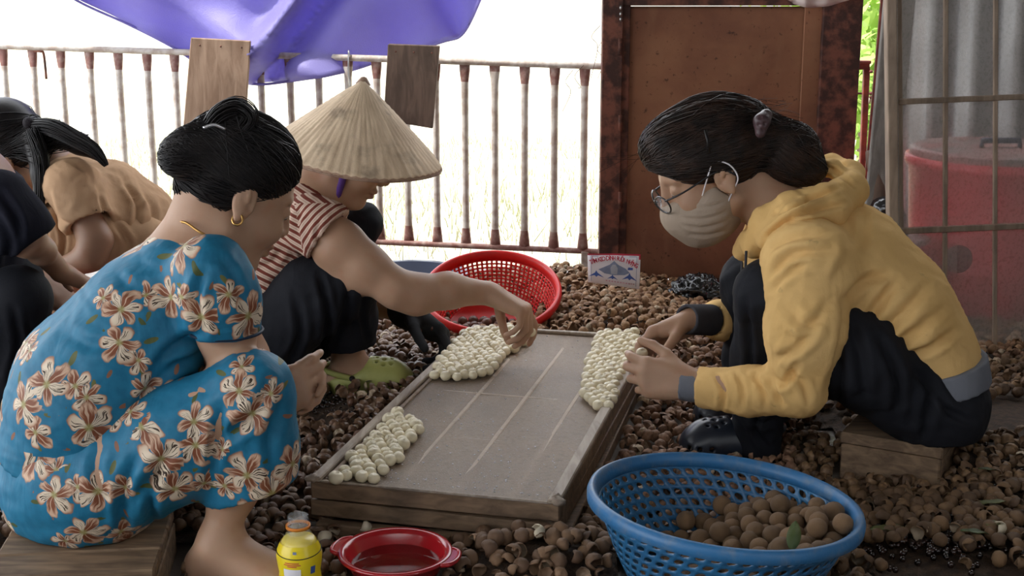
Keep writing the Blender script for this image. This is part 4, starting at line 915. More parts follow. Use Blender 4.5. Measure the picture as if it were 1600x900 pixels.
def strands(name, surf, cen, starts, ends, n, mat, par, r=.0011, seg=14, seed=1, lift=.002, jit=.006):
    """hair locks lying on a surface: slide from start directions to end points around cen"""
    g = np.random.default_rng(seed); parts = []; ts = np.linspace(0, 1, seg); paths = []
    for i in range(n):
        a = np.asarray(starts(g), float)+g.normal(0, jit, 3); b = np.asarray(ends(g), float); va, vb = a-cen, b-cen; la, lb = np.linalg.norm(va), np.linalg.norm(vb); ua, ub = va/la, vb/lb
        om = math.acos(np.clip(ua@ub, -1, 1))+1e-4; paths.append(np.stack([(ua*math.sin((1-t)*om)+ub*math.sin(t*om))/math.sin(om) for t in ts]))
    D = np.array(paths).reshape(-1, 3); lo = np.zeros(len(D)); hi = np.full(len(D), .28)
    for _ in range(13):
        mid = (lo+hi)/2; ins = surf.val(cen+D*mid[:, None]) < 0; lo = np.where(ins, mid, lo); hi = np.where(ins, hi, mid)
    P = (cen+D*(lo[:, None]+lift)).reshape(n, seg, 3)
    for i in range(n): parts.append(tube(P[i]+g.normal(0, .0006, 3), r*np.minimum(1, np.minimum(ts, 1-ts)*6+.35), 4, False))
    return obj(name, *join(parts), mat, par)
def bun(paths, n, w, r, seed, seg=16):
    """n thin locks following a guide path, spread w (per guide point), for tails and buns"""
    g = np.random.default_rng(seed); G_ = spline(paths, seg); ww = np.interp(np.linspace(0, 1, seg), np.linspace(0, 1, len(w)), w); parts = []
    T = np.gradient(G_, axis=0); T /= np.linalg.norm(T, axis=1)[:, None]; A = np.cross(T, [0.1, 1, .2]); A /= np.linalg.norm(A, axis=1)[:, None]; Bx = np.cross(T, A)
    for i in range(n):
        a = g.uniform(0, 6.28); q = math.sqrt(g.random()); a2 = a+g.normal(0, .5); aa = np.linspace(a, a2, seg)
        P = G_+(A*np.cos(aa)[:, None]+Bx*np.sin(aa)[:, None])*(ww*q)[:, None]+g.normal(0, .0006, 3); parts.append(tube(P, r*np.linspace(1, .5, seg), 4, False))
    return join(parts)

def clog(name, heel, toe, mat, par, zf=.0, s=1., side=1, L=.2):
    d = nrm([toe[0], toe[1], 0]); t = np.array([-d[1], d[0], 0]); g = np.array([heel[0], heel[1], zf]); B = Sdf()
    P = lambda x, y, z: g+d*x*s+t*y*s+ez*z*s
    B.cap(P(.03, 0, .022), P(.14, 0, .024), .036*s, .044*s, .02, t, 1.05); B.cap(P(.03, 0, .035), P(.13, 0, .036), .03*s, .04*s, .02); B.ell(P(.16, .0, .024), (.034*s, .046*s, .034*s), np.stack([d, t, ez], 1), .02); B.cap(P(.09, 0, .05), P(.13, 0, .04), .03*s, .03*s, .03)
    B.plane(P(0, 0, .001), -ez)
    B.cap(P(.03, 0, .058), P(.055, 0, .062), .033*s, .030*s, .01, t, .9, mode='sub'); B.cap(P(.03, 0, .03), P(.15, 0, .034), .024*s, .032*s, .006, mode='sub'); B.ell(P(.03, 0, .085), (.06*s, .06*s, .045*s), np.stack([d, t, ez], 1), .008, 'sub')
    for x, ys in ((.105, (-.016, 0, .016)), (.122, (-.022, -.008, .008, .022)), (.139, (-.018, 0, .018))):
        for y in ys: B.cap(P(x, y, .04), P(x+.008, y*1.4, .11), .0042*s, .0042*s, 0, mode='sub')
    for x in (.13, .148, .165):
        for sg_ in (-1, 1): B.cap(P(x, 0, .03), P(x+(x-.11)*.6, sg_*.07, .032), .005*s, .005*s, 0, mode='sub')
    V, Q = B.mesh(.0028); c = obj(name, V, Q, mat, par)
    st = [P(.055, .036, .045), P(.01, .036, .055), P(-.022, 0, .058), P(.01, -.036, .055), P(.055, -.036, .045)]; V, Q = tube(spline(st, 24), .0055*s, 8); V[:, 2] = V[:, 2].mean()+(V[:, 2]-V[:, 2].mean())*1.3; obj('heel_strap', V, Q, mat, c)
    for y in (-1, 1): V, Q = ell(P(.056, y*.0405, .044), (.007*s, .007*s, .007*s), None, 12, 8); obj('rivet', V, Q, HR, c)
    return c

def body_obj(B, h, label, base, mat, oh, Rh, s):
    V, Q = B.mesh(h); n_ = len(V); V, Q = main_piece(V, Q); print('BODY', n_, len(V)); o = obj('person', V, Q, mat, org=base); tag(o, label, 'person'); lipattr(o, oh, Rh, s); facebits(o, oh, Rh, s); return o
def px3(a, b, Y): return W(a, b, Y)
def vdir(dx, dy, dY=0.): """image direction (px right, px down, metres away) as a world direction for ~800 px/m"""; return nrm([dx/800., dY, -dy/800.])
Lat = np.array([0, 1., 0])

# ================================================ woman in the yellow hooded sweatshirt (right)
Yb = 2.40
oh = W(1113, 265, 2.43); Rh = headframe((-.84, -.06, -.50)); hs = 1.01
B = Sdf(); head(B, oh, Rh, hs)
neck = W(1235, 345, 2.42); B.cap(oh+Rh@np.array([-.035, 0, -.03]), neck, .050, .056, .03)
torso = PC((1245, 372, 2.42, 62), (1318, 418, 2.40, 72), (1385, 490, 2.38, 76), (1435, 560, 2.37, 62), (1455, 622, 2.36, 54)); B.chain(torso, .04, Lat, 1.5)
nsh, nel, nwr = W(1262, 415, 2.25), W(1255, 608, 2.20), W(1082, 601, 2.31)
fsh, fel, fwr = W(1225, 400, 2.57), W(1215, 500, 2.70), W(1088, 500, 2.47)
B.chain([(nsh, .045), (nel, .034), (nwr, .024)], .02); B.chain([(fsh, .045), (fel, .034), (fwr, .024)], .02)
nh, nk, na = W(1450, 632, 2.29), W(1200, 458, 2.29), W(1180, 655, 2.41)
fh, fk, fa = W(1450, 628, 2.44), W(1176, 442, 2.50), W(1195, 640, 2.57)
na[2] = .075; fa[2] = .075
for a, b, c in ((nh, nk, na), (fh, fk, fa)): B.chain([(a, .064), (b, .044)], .03); B.chain([(b, .043), (c, .030)], .02)
foot(B, na, (-1, -.08), .84, zf=.014); foot(B, fa, (-1, .05), .84, zf=.014)
# near hand: back of the hand to us, fingers reaching left, thumb on top
hand(B, nwr, vdir(-80, -8, .02), (.15, .9, -.15), (0, 0, 1), s=.98, each=((.55, .75, .4), (.65, .8, .5), (.75, .85, .55), (.85, .9, .6)), thumb=(.75, .55, .35), tb=(.25, .35), rw=.024)
hand(B, fwr, vdir(-62, 26, .0), (-.05, -.55, -.75), (.4, -.8, -.6), s=.98, each=((.5, .75, .35), (.65, .8, .45), (.75, .85, .5), (.85, .9, .55)), thumb=(.65, .35, .65), tb=(.2, .3), rw=.024)
yw = body_obj(B, .0036, 'woman in a mustard yellow hooded sweatshirt, glasses and beige mask peeling fruit on the right', np.array([*W(1300, 700, 2.4)[:2], 0]), SK3, oh, Rh, hs)
# sweatshirt
B = Sdf(); k = .035
tor = PC((1262, 366, 2.42, 74), (1322, 412, 2.40, 88), (1386, 480, 2.38, 90), (1432, 548, 2.37, 80), (1447, 578, 2.365, 77)); B.chain(tor, .04, Lat, 1.5)
B.chain(PC((1225, 392, 2.42, 66), (1300, 455, 2.40, 70)), .05, Lat, 1.55)
wp = W(1450, 566, 2.365); wd_ = nrm(W(1462, 640, 2.36)-W(1434, 520, 2.37)); B.plane(wp, wd_)
nearsl = PC((1262, 412, 2.255, 74), (1258, 520, 2.21, 58), (1248, 606, 2.20, 44)); 
B.chain(nearsl, .03); fore = PC((1246, 606, 2.20, 42), (1170, 611, 2.26, 37), (1100, 605, 2.305, 32)); B.chain(fore, .02, cut=[(W(1090, 605, 2.31), nrm(W(1080, 603, 2.31)-W(1150, 608, 2.28)))])
B.chain(PC((1225, 402, 2.57, 68), (1222, 490, 2.69, 48)), .03); B.chain(PC((1220, 495, 2.69, 42), (1160, 500, 2.58, 36), (1125, 500, 2.52, 33)), .02, cut=[(W(1106, 500, 2.49), nrm(W(1095, 500, 2.47)-W(1160, 500, 2.57)))])
B.cap(W(1225, 352, 2.42), W(1165, 300, 2.42), .062, .07, .015, mode='sub'); B.cap(fwr, W(1150, 500, 2.56), .027, .03, .004, mode='sub')
V, Q = B.mesh(.0046)
FL_ = [([(1196, 392, 0), (1235, 372, 0), (1290, 365, 0)], .008, .006), ([(1205, 430, 0), (1240, 398, 0), (1300, 392, 0)], .007, .005), ([(1205, 455, 0), (1235, 425, 0), (1262, 412, 0)], .006, .004),
       ([(1215, 560, 0), (1240, 548, 0), (1275, 520, 0)], .007, .006), ([(1205, 585, 0), (1225, 600, 0), (1245, 570, 0)], .006, .007), ([(1200, 590, 0), (1213, 612, 0), (1222, 632, 0)], .005, .006), ([(1180, 588, 0), (1192, 610, 0), (1196, 636, 0)], .005, .005), ([(1150, 583, 0), (1160, 606, 0), (1158, 636, 0)], .005, .004), ([(1118, 585, 0), (1130, 610, 0), (1128, 640, 0)], .005, .005), ([(1230, 585, 0), (1255, 600, 0), (1262, 632, 0)], .006, .005),
       ([(1320, 470, 0), (1350, 440, 0), (1385, 430, 0)], .008, .006), ([(1335, 520, 0), (1370, 480, 0), (1400, 440, 0)], .008, .007), ([(1355, 530, 0), (1400, 500, 0), (1445, 450, 0)], .009, .007), ([(1385, 545, 0), (1430, 520, 0), (1475, 480, 0)], .008, .006), ([(1400, 560, 0), (1450, 545, 0), (1495, 515, 0)], .007, .006), ([(1320, 430, 0), (1345, 380, 0), (1350, 330, 0)], .009, .004), ([(1300, 440, 0), (1322, 400, 0), (1330, 340, 0)], .009, .004), ([(1345, 525, 0), (1358, 510, 0), (1395, 530, 0)], .006, .008),
       ([(1322, 480, 0), (1310, 560, 0), (1290, 615, 0)], .007, .004), ([(1230, 480, 0), (1255, 505, 0), (1290, 500, 0)], .010, .004), ([(1225, 520, 0), (1250, 530, 0), (1295, 470, 0)], .009, .004)]
V = folds(V, Q, FL_); V = V+vnorm(V, Q)*(.0022*wob(V, 22, 3))[:, None]
sh = obj('sweatshirt', V, Q, YEL, yw)
# rib hem and cuffs
def ring_from(P0, P1, r0, r1, name, mat, par, L=None, s_=1., thick=.004, inner=None, h=.0036, label=None, fold=None):
    B = Sdf(); ax = nrm(P1-P0); B.cap(P0-ax*.02, P1+ax*.02, r0, r1, .0, L, s_); B.plane(P0, -ax); B.plane(P1, ax)
    if inner: B.cap(P0-ax*.05, P1+ax*.05, inner, inner, .002, L, s_, mode='sub')
    V, Q = B.mesh(h); 
    if fold: V = folds(V, Q, fold)
    o = obj(name, V, Q, mat, par); 
    if label: tag(o, label)
    return o
sxy = S(1450, 590, 2.365); ring_from(W(1450, 563, 2.365), W(1458, 601, 2.36), 84/sxy, 82/sxy, 'waistband', GREYRIB, sh, Lat, 1.62, label='grey ribbed waistband')
ring_from(W(1096, 604, 2.306), W(1062, 600, 2.315), .031, .0285, 'cuff', GREYRIB, sh, inner=.0225, h=.003, label='grey ribbed cuff')
ring_from(W(1112, 500, 2.50), W(1072, 499, 2.45), .031, .0285, 'cuff', DKRIB, sh, inner=.0225, h=.003, label='dark grey ribbed cuff')
# hood: rolled collar around the neck lying on the back
B = Sdf(); hp = PC((1178, 385, 2.345, 20), (1196, 345, 2.33, 22), (1235, 322, 2.31, 22), (1290, 312, 2.32, 24), (1330, 295, 2.38, 24), (1330, 272, 2.45, 20), (1300, 258, 2.52, 17), (1265, 262, 2.54, 16), (1230, 300, 2.53, 18), (1195, 345, 2.52, 18), (1172, 385, 2.47, 16)); B.chain(hp, .012)
B.chain(PC((1200, 372, 2.30, 20), (1245, 342, 2.27, 24), (1300, 330, 2.31, 24), (1340, 300, 2.40, 18)), .014); B.chain(PC((1262, 345, 2.42, 40), (1310, 322, 2.42, 30)), .02, Lat, 1.5)
B.chain(PC((1262, 258, 2.46, 10), (1300, 262, 2.42, 13), (1328, 285, 2.40, 12)), .01); B.chain(PC((1170, 372, 2.37, 15), (1160, 392, 2.40, 16)), .015)
V, Q = B.mesh(.004); V = folds(V, Q, [([(1196, 372, 0), (1245, 338, 0), (1320, 318, 0)], .005, .008), ([(1262, 250, 0), (1300, 264, 0), (1335, 292, 0)], .004, .006), ([(1212, 335, 0), (1262, 314, 0), (1312, 292, 0)], .004, .007), ([(1225, 350, 0), (1262, 345, 0), (1300, 348, 0)], .004, .004)]); V = V+vnorm(V, Q)*(.0012*wob(V, 30, 8))[:, None]
obj('hood', V, Q, YEL, sh)
for k_, (x0, y0, x1, y1, Yq) in enumerate([(1166, 392, 1153, 515, 2.32), (1160, 398, 1150, 470, 2.42)]): obj('drawstring', *tube(spline([W(x0, y0, Yq), W((x0+x1)/2+3, (y0+y1)/2, Yq-.01), W(x1, y1, Yq)], 12), .0024, 6), DKRIB, sh)
# trousers
B = Sdf(); B.chain(PC((1448, 590, 2.36, 66), (1462, 618, 2.36, 70), (1455, 632, 2.35, 72)), .03, Lat, 1.66)
B.chain(PC((1450, 634, 2.29, 74), (1335, 552, 2.26, 72), (1205, 462, 2.285, 52)), .03, Lat, 1.05); B.chain(PC((1450, 628, 2.45, 70), (1300, 520, 2.48, 66), (1176, 442, 2.50, 48)), .03)
hemn = (W(1186, 704, 2.42), np.array([0, 0, -1.])); B.chain(PC((1196, 452, 2.29, 46), (1190, 560, 2.34, 46), (1188, 720, 2.42, 44)), .025, cut=[hemn]); B.chain(PC((1176, 442, 2.50, 47), (1176, 560, 2.54, 44), (1190, 700, 2.57, 38)), .02, cut=[(W(1186, 680, 2.57), np.array([0, 0, -1.]))])
B.plane(G(1400, 700, .088), (0, 0, -1.)) if False else None
V, Q = B.mesh(.0048); V[:, 2] = np.where((V[:, 0] > .5) & (V[:, 2] < .089), .089+(V[:, 2]-.089)*.12, V[:, 2])
V = folds(V, Q, [([(1330, 500, 0), (1345, 560, 0), (1350, 620, 0)], .009, .007), ([(1375, 530, 0), (1400, 590, 0), (1400, 650, 0)], .008, .008), ([(1430, 580, 0), (1455, 610, 0), (1440, 690, 0)], .008, .008), ([(1300, 520, 0), (1312, 580, 0), (1310, 640, 0)], .008, .005), ([(1460, 600, 0), (1480, 640, 0), (1520, 660, 0)], .007, .006), ([(1165, 470, 0), (1172, 560, 0), (1160, 640, 0)], .006, .006), ([(1190, 640, 0), (1180, 670, 0), (1200, 700, 0)], .006, .006), ([(1160, 640, 0), (1185, 660, 0), (1215, 655, 0)], .006, .005)])
V = V+vnorm(V, Q)*(.0025*wob(V, 20, 6))[:, None]; obj('trousers', V, Q, BLK, yw)
NAVY = simple('dark_navy_rubber', (.02, .026, .04), None, 20, .32, spec=.5, bump=.1)
clog('clog', na+[.036, .003, 0], (-1, -.08), NAVY, yw, 0, .92); clog('clog', fa+[.036, -.002, 0], (-1, .05), NAVY, yw, 0, .92)
# hair: swept back to a low knot
p = lambda *a: oh+Rh@(np.array(a)*hs)
H = Sdf(); H.ell(p(-.012, 0, .046), np.array((.108, .084, .086))*hs, Rh, .02, cut=[(p(.060, 0, .020), Rh@nrm([.75, 0, -.62]))]); H.ell(p(-.035, 0, .012), np.array((.082, .076, .066))*hs, Rh, .02, cut=[(p(-.012, 0, 0), Rh@nrm([1, 0, -.15]))])
H.ell(p(.045, 0, .085), np.array((.052, .062, .040))*hs, Rh, .03)
H.chain(PC((1165, 205, 2.43, 48), (1205, 225, 2.43, 38), (1235, 245, 2.42, 34), (1262, 262, 2.40, 22)), .02); H.ell(W(1234, 238, 2.41), (.054, .046, .056), None, .015); H.ell(W(1262, 266, 2.41), (.032, .028, .022), None, .02)
V, Q = H.mesh(.0036); V = V+vnorm(V, Q)*(.0012*wob(V@np.diag([1, 3, 1]), 60, 2))[:, None]; hr = obj('hair', V, Q, HB, yw)
knot = W(1188, 212, 2.42)
def st1(g):
    a = g.uniform(-1.5, 1.5); return p(.092*math.cos(a)-.005, .075*math.sin(a), .068-.02*abs(math.sin(a)))
strands('hair_locks', H, p(-.015, 0, .03), st1, lambda g: knot+g.normal(0, .014, 3), 520, HB, hr, .0011, 16, 1)
strands('hair_knot', H, W(1232, 240, 2.41), lambda g: W(1190+14*g.random(), 196+50*g.random(), 2.41+.04*g.normal()), lambda g: W(1278+10*g.normal(), 272+10*g.normal(), 2.41+.02*g.normal()), 420, HB, hr, .0012, 14, 7, .001, .01)
g = np.random.default_rng(9); parts = []
for i in range(26):
    a = p(.08+.01*g.random(), g.uniform(-.03, .03), .075); parts.append(tube(spline([a, a+[-.02, -.01, -.004+.02*g.random()], a+[-.05-.05*g.random(), -.01, -.02+.02*g.normal()]], 8), .00035, 3, False)) if i < 5 else None
    b = W(1120+90*g.random(), 165+20*g.random(), 2.42); parts.append(tube(spline([b, b+[.03*g.normal(), 0, .012], b+[.04+.02*g.normal(), 0, .010*g.normal()]], 7), .00035, 3, False))
obj('stray_hairs', *join(parts), HB, hr)
CL = simple('mauve_brown_plastic_clip', (.045, .022, .025), (.08, .045, .05), 60, .35, bump=.4); B = Sdf()
B.chain([(W(1188, 208, 2.33), .009), (W(1190, 190, 2.335), .014), (W(1197, 180, 2.345), .011)], .006); 
for q_ in ((1187, 196), (1196, 194), (1190, 184), (1193, 204)): B.ell(W(*q_, 2.315), (.004, .010, .004), None, .002, 'sub')
V, Q = B.mesh(.002); obj('hair_clip', V, Q, CL, hr); V, Q = tube([W(1186, 205, 2.33), W(1183, 214, 2.33), W(1187, 224, 2.335)], .003, 6); 
obj('bobby_pin', *tube([W(1102, 203, 2.325), W(1106, 220, 2.318), W(1108, 238, 2.318)], .0028, 6), HR, hr)
# mask
B = Sdf(); Hd = Sdf(); head(Hd, oh, Rh, hs); e_ = lambda c, r, k_=.012: B.ell(p(*c), np.array(r)*hs, Rh, k_*hs)
e_((.055, 0, -.055), (.064, .065, .054), .02); e_((.088, 0, -.038), (.034, .034, .030), .03); e_((.045, 0, -.09), (.055, .045, .028), .03)
e_((.028, 0, -.040), (.054, .0715, .054), .02); B.plane(p(.10, 0, -.012), Rh@nrm([.02, 0, 1])); B.plane(p(.004, 0, -.04), Rh@nrm([-1, 0, .5]))
V, Q = B.mesh(.003); V = folds(V, Q, [([(1062, 340, 0), (1100, 342, 0), (1138, 330, 0)], .003, .0016), ([(1065, 352, 0), (1100, 356, 0), (1140, 344, 0)], .003, .0016), ([(1075, 366, 0), (1105, 368, 0), (1135, 360, 0)], .003, .0014), ([(1078, 326, 0), (1110, 322, 0), (1136, 314, 0)], .003, .0012)])
V = V+vnorm(V, Q)*(.0005*wob(V, 40, 6))[:, None]; mk = obj('face_mask', V, Q, MASK, yw); tag(mk, 'pleated beige cotton face mask')
for s_ in (-1, 1):
    yl = -s_; a = p(.045, .064*s_, -.016); b = p(.018, .078*s_, .016); c = p(.0, .084*s_, .031); d_ = p(-.020, .086*s_, .012); d2_ = p(-.022, .083*s_, -.016); e2_ = p(-.004, .070*s_, -.036); f2_ = p(.022, .062*s_, -.058)
    obj('ear_loop', *tube(spline([a, b, c, d_, d2_, e2_, f2_], 30), .0014, 6), M_['paper'], mk)
# glasses
GLM = simple('black_glasses_frame', (.012, .012, .016), None, 20, .25, spec=.6, bump=0); ch = simple('clear_violet_plastic', (.35, .30, .42), None, 10, .2)
gl_ = empty('glasses', p(.1, 0, .01)); gl_.parent = yw; gl_.location = np.array(gl_.location)-ORG[yw.name]
LG = Mat('lens_glass', .05, 0, .4, Alpha=.12); LG.col((.8, .82, .9))
for s_ in (-1, 1):
    c = np.array([.112, .032*s_, -.002]); P = []
    for a in np.linspace(0, 2*math.pi, 29)[:-1]: P.append(p(c[0]-.010*abs(math.cos(a))*0+.0-.008*(math.cos(a)*s_+.2), c[1]+.024*math.cos(a), c[2]+.017*math.sin(a)))
    P = np.array(P+[P[0]]); obj('lens_frame', *tube(P, .0016, 6, False), GLM, gl_); obj('lens', P[:-1], [tuple(range(28))], LG.m, gl_, smooth=False)
    obj('temple_arm', *tube(spline([p(.106, .056*s_, .008), p(.07, .070*s_, .008), p(.01, .078*s_, .012), p(-.01, .079*s_, .006), p(-.022, .079*s_, -.012)], 18), .0019, 6), GLM, gl_)
obj('bridge', *tube(spline([p(.115, -.010, .002), p(.118, 0, .005), p(.115, .010, .002)], 8), .0016, 6), GLM, gl_)
tag(gl_, 'black-framed glasses slipped down the nose')
fr = place(pm[2], 'peeled_longan', W(1003, 552, 2.41), (.4, .2, 0), .0115, 'peeled white longan held between the fingertips of the woman in yellow', 'fruit', None)

# ================================================ woman wearing the conical hat and striped shirt (middle)
oh = W(546, 236, 2.80); Rh = headframe((.84, -.10, -.50)); hs = .94
apex = W(568, 127, 2.80); base = W(553, 243, 2.80); ax = nrm(apex-base+np.array([0, -.012, 0])); Hh = np.linalg.norm(apex-base); Rr = .182; Fh = frame(ax, (1, 0, 0))
def under_hat(p):
    q = (p-base)@Fh; return (np.hypot(q[..., 1], q[..., 2])-Rr*(1-q[..., 0]/Hh)+.009)*.55
B = Sdf(); head(B, oh, Rh, hs); B.ops.append((under_hat, oh, 0, 0, 'cut')); B.cap(oh+Rh@np.array([-.035, 0, -.03]), W(492, 300, 2.80), .046, .05, .03)
B.chain(PC((485, 318, 2.80, 42), (440, 380, 2.79, 56), (415, 450, 2.78, 60), (412, 515, 2.78, 58)), .04, Lat, 1.5)
nsh, nel, nwr = W(492, 352, 2.66), W(618, 452, 2.62), W(762, 458, 2.70)
B.chain(PC((492, 352, 2.66, 34), (530, 385, 2.64, 40), (570, 418, 2.63, 36), (620, 452, 2.62, 29), (650, 460, 2.635, 31), (700, 454, 2.66, 27), (762, 458, 2.70, 18)), .02)
B.chain(PC((500, 340, 2.93, 32), (560, 440, 3.02, 28), (590, 470, 2.98, 24), (640, 490, 2.90, 18)), .02)
nh, nk, na = W(415, 520, 2.66), W(552, 425, 2.66), W(543, 555, 2.80); fk, fa = W(562, 352, 2.98), W(470, 520, 2.96)
na[2] = .09; fa = np.array([*G(478, 556)[:2], .08])
B.chain([(nh, .07), (nk, .048)], .03); B.chain([(nk, .046), (na, .030)], .02); B.chain([(W(420, 500, 2.9), .07), (fk, .046)], .03); B.chain([(fk, .044), (fa, .03)], .02)
foot(B, na, (1, .0), .85, zf=.014); foot(B, fa, (1, .1), .85, zf=.014)
hand(B, nwr, vdir(56, 24, -.01), (.1, -.1, -1), (.1, 1, .1), s=.98, each=((.7, .6, .3), (1.0, .75, .4), (1.1, .8, .4), (1.15, .8, .4)), thumb=(.5, .2, .85), tb=(.2, .3), rw=.023, spread=.05)
sw = body_obj(B, .004, 'woman in conical leaf hat and red striped shirt reaching over the tray', np.array([*W(480, 600, 2.8)[:2], 0]), SK3, oh, Rh, hs)
B = Sdf(); B.chain(PC((480, 322, 2.80, 52), (438, 380, 2.79, 66), (415, 440, 2.78, 66), (405, 478, 2.78, 66)), .04, Lat, 1.45)
wp = W(408, 492, 2.78); B.plane(wp, nrm(W(398, 520, 2.78)-W(412, 440, 2.78)))
B.chain(PC((482, 345, 2.67, 44), (508, 362, 2.65, 46), (545, 395, 2.635, 44)), .025, cut=[(W(508, 366, 2.65), nrm(W(560, 402, 2.64)-W(500, 352, 2.66)))]); B.chain(PC((485, 340, 2.93, 40), (530, 385, 2.97, 40)), .03, cut=[(W(520, 372, 2.96), nrm(W(560, 410, 2.96)-W(500, 350, 2.94)))])
B.cap(W(500, 288, 2.80), W(520, 262, 2.80), .058, .06, .01, mode='sub'); B.chain(PC((500, 356, 2.655, 36), (560, 408, 2.635, 41)), 0.004, mode='sub')
V, Q = B.mesh(.0046); V = folds(V, Q, [([(470, 330, 0), (462, 360, 0), (472, 395, 0)], .006, .006), ([(475, 405, 0), (450, 430, 0), (420, 445, 0)], .007, .006), ([(480, 420, 0), (450, 450, 0), (410, 465, 0)], .007, .006), ([(440, 390, 0), (425, 410, 0), (400, 420, 0)], .007, .005), ([(500, 345, 0), (495, 370, 0), (505, 390, 0)], .005, .004)])
V = V+vnorm(V, Q)*(.002*wob(V, 24, 5))[:, None]; sh = obj('striped_shirt', V, Q, STR, sw)
fcn = V[Q].mean(1); pf = PX(fcn); axa = nrm(W(420, 440, 2.78)-W(480, 330, 2.80)); axs = nrm(W(560, 402, 2.64)-W(495, 350, 2.66)); dsl = pf[:, 0]-(462+(pf[:, 1]-330)*.18); issl = (dsl > 0) & (fcn[:, 1] < 2.80) & (pf[:, 1] > 318) & (pf[:, 1] < 412)
sv = np.where(np.repeat(issl, 4), (V[Q.ravel()]-W(480, 330, 2.7))@axs+.10*np.abs((V[Q.ravel()]-W(500, 360, 2.65))@np.array([0, 1, 0])), (V[Q.ravel()]-W(480, 330, 2.8))@axa)
at = sh.data.attributes.new('stripe', 'FLOAT', 'CORNER'); at.data.foreach_set('value', sv.astype(np.float32))
B = Sdf(); B.chain(PC((402, 480, 2.78, 60), (420, 525, 2.78, 66)), .03, Lat, 1.55); B.chain(PC((430, 520, 2.66, 62), (490, 460, 2.66, 58), (548, 432, 2.66, 42)), .03); B.chain(PC((430, 500, 2.92, 56), (500, 420, 2.95, 46), (562, 350, 2.98, 33)), .03)
B.chain(PC((550, 432, 2.66, 40), (545, 500, 2.73, 42), (543, 580, 2.78, 44)), .025, cut=[(W(545, 540, 2.76), np.array([.1, 0, -1.]))]); B.chain(PC((562, 350, 2.98, 32), (530, 430, 2.98, 34), (490, 530, 2.96, 36)), .025)
V, Q = B.mesh(.005); V = folds(V, Q, [([(500, 430, 0), (512, 490, 0), (505, 545, 0)], .007, .008), ([(545, 440, 0), (538, 490, 0), (520, 540, 0)], .007, .006), ([(460, 460, 0), (470, 520, 0), (450, 570, 0)], .008, .007), ([(575, 440, 0), (565, 490, 0), (575, 540, 0)], .006, .005)])
V = V+vnorm(V, Q)*(.0025*wob(V, 20, 6))[:, None]; obj('trousers', V, Q, BLK, sw)
LIME = simple('olive_green_rubber', (.42, .43, .13), (.34, .35, .10), 18, .42, spec=.4, bump=.1)
clog('clog', na+[-.04, .0, 0], (1, .0), LIME, sw, 0, .95); clog('clog', fa+[-.04, 0, 0], (1, .1), LIME, sw, 0, .95)
# black glove and dark fruit in the far hand
B = Sdf(); gw = W(632, 488, 2.90); hand(B, gw, vdir(46, 20, -.03), (-.2, -.5, -.8), (.2, -.7, .3), s=1.22, each=((.55, .9, .5), (.7, .95, .6), (.85, 1., .6), (.95, 1., .6)), thumb=(.6, .5, .4), tb=(.2, .2), rw=.032); B.cap(gw-nrm(vdir(46, 20, -.03))*.012, gw+nrm(vdir(46, 20, -.03))*.02, .028, .026, .01); V, Q = B.mesh(.0032); tag(obj('glove', V, Q, GLOVE, sw), 'black knitted glove')
for a_, b_, y_ in ((664, 505, 2.84), (652, 515, 2.83), (678, 512, 2.83)): place(lw[0], 'longan', W(a_, b_, y_), (1, 2, 3), .0125, 'dark longan held in the black-gloved hand', 'fruit', 'longans in the gloved hand')
# conical hat
hatM = Mat('palm_leaf_hat', .7, 0, .2); ha = hatM.attr('hatuv', 'Vector'); sx = hatM.t.nodes.new('ShaderNodeSeparateXYZ'); hatM.t.links.new(ha.o, sx.inputs[0]); hu, hv = X(hatM.t, sx.outputs[0]), X(hatM.t, sx.outputs[1])
cmb = hatM.t.nodes.new('ShaderNodeCombineXYZ'); hatM.t.links.new((hu*60).o, cmb.inputs[0]); hatM.t.links.new((hv*3).o, cmb.inputs[1]); hn = hatM.noise(cmb.outputs[0], 1.0, 4); vv = hatM.coord(scale=1); bl = hatM.noise(vv, 16, 5); 
c = hatM.mix(hn.sm(.3, .7), (.78, .61, .43), (.54, .40, .27)); c = hatM.mix(bl.sm(.52, .74)*.65, c, (.16, .12, .09)); c = hatM.mix((hv*1.).gt(.985)*.7, c, (.25, .13, .09)); hatM.col(c); hatM.bump(hn+hatM.noise(vv, 300, 2)*.4, .5, .002)
na_, nr_ = 240, 34; V, at_ = [], []
for j in range(nr_):
    t = j/(nr_-1); 
    for i in range(na_):
        a = 2*math.pi*i/na_; r_ = Rr*(t**.97)+.003; ring = .0018*(1-abs(((t*15) % 1)-.5)*2)*(1 if t > .12 else 0); pl = .0012*math.sin(i*math.pi*2/4)*t; hh = Hh*(1-t)+ring+pl-.008*max(0, t-.9)*10*math.sin(a*2+1)**2*.6
        V.append(base+Fh@np.array([hh, r_*math.cos(a), r_*math.sin(a)])); at_.append((i/na_*1.0, t, 0))
Q = [(j*na_+i, j*na_+(i+1) % na_, (j+1)*na_+(i+1) % na_, (j+1)*na_+i) for j in range(nr_-1) for i in range(na_)]
hat = obj('conical_hat', V, Q, hatM.m, sw); tag(hat, 'weathered conical palm-leaf hat tied with a violet chin strap'); a_ = hat.data.attributes.new('hatuv', 'FLOAT_VECTOR', 'POINT'); a_.data.foreach_set('vector', np.array(at_, np.float32).ravel()); hat.modifiers.new('t', 'SOLIDIFY').thickness = .002
ra = np.linspace(0, 2*math.pi, 97); rimp = np.array([base+Fh@np.array([-.001-.004*math.sin(a*2+1)**2, (Rr+.003)*math.cos(a), (Rr+.003)*math.sin(a)]) for a in ra]); RIMM = simple('brown_bamboo_rim', (.22, .12, .085), (.36, .24, .17), 40, .6); obj('rim', *tube(rimp, .0026, 6, False), RIMM, hat)
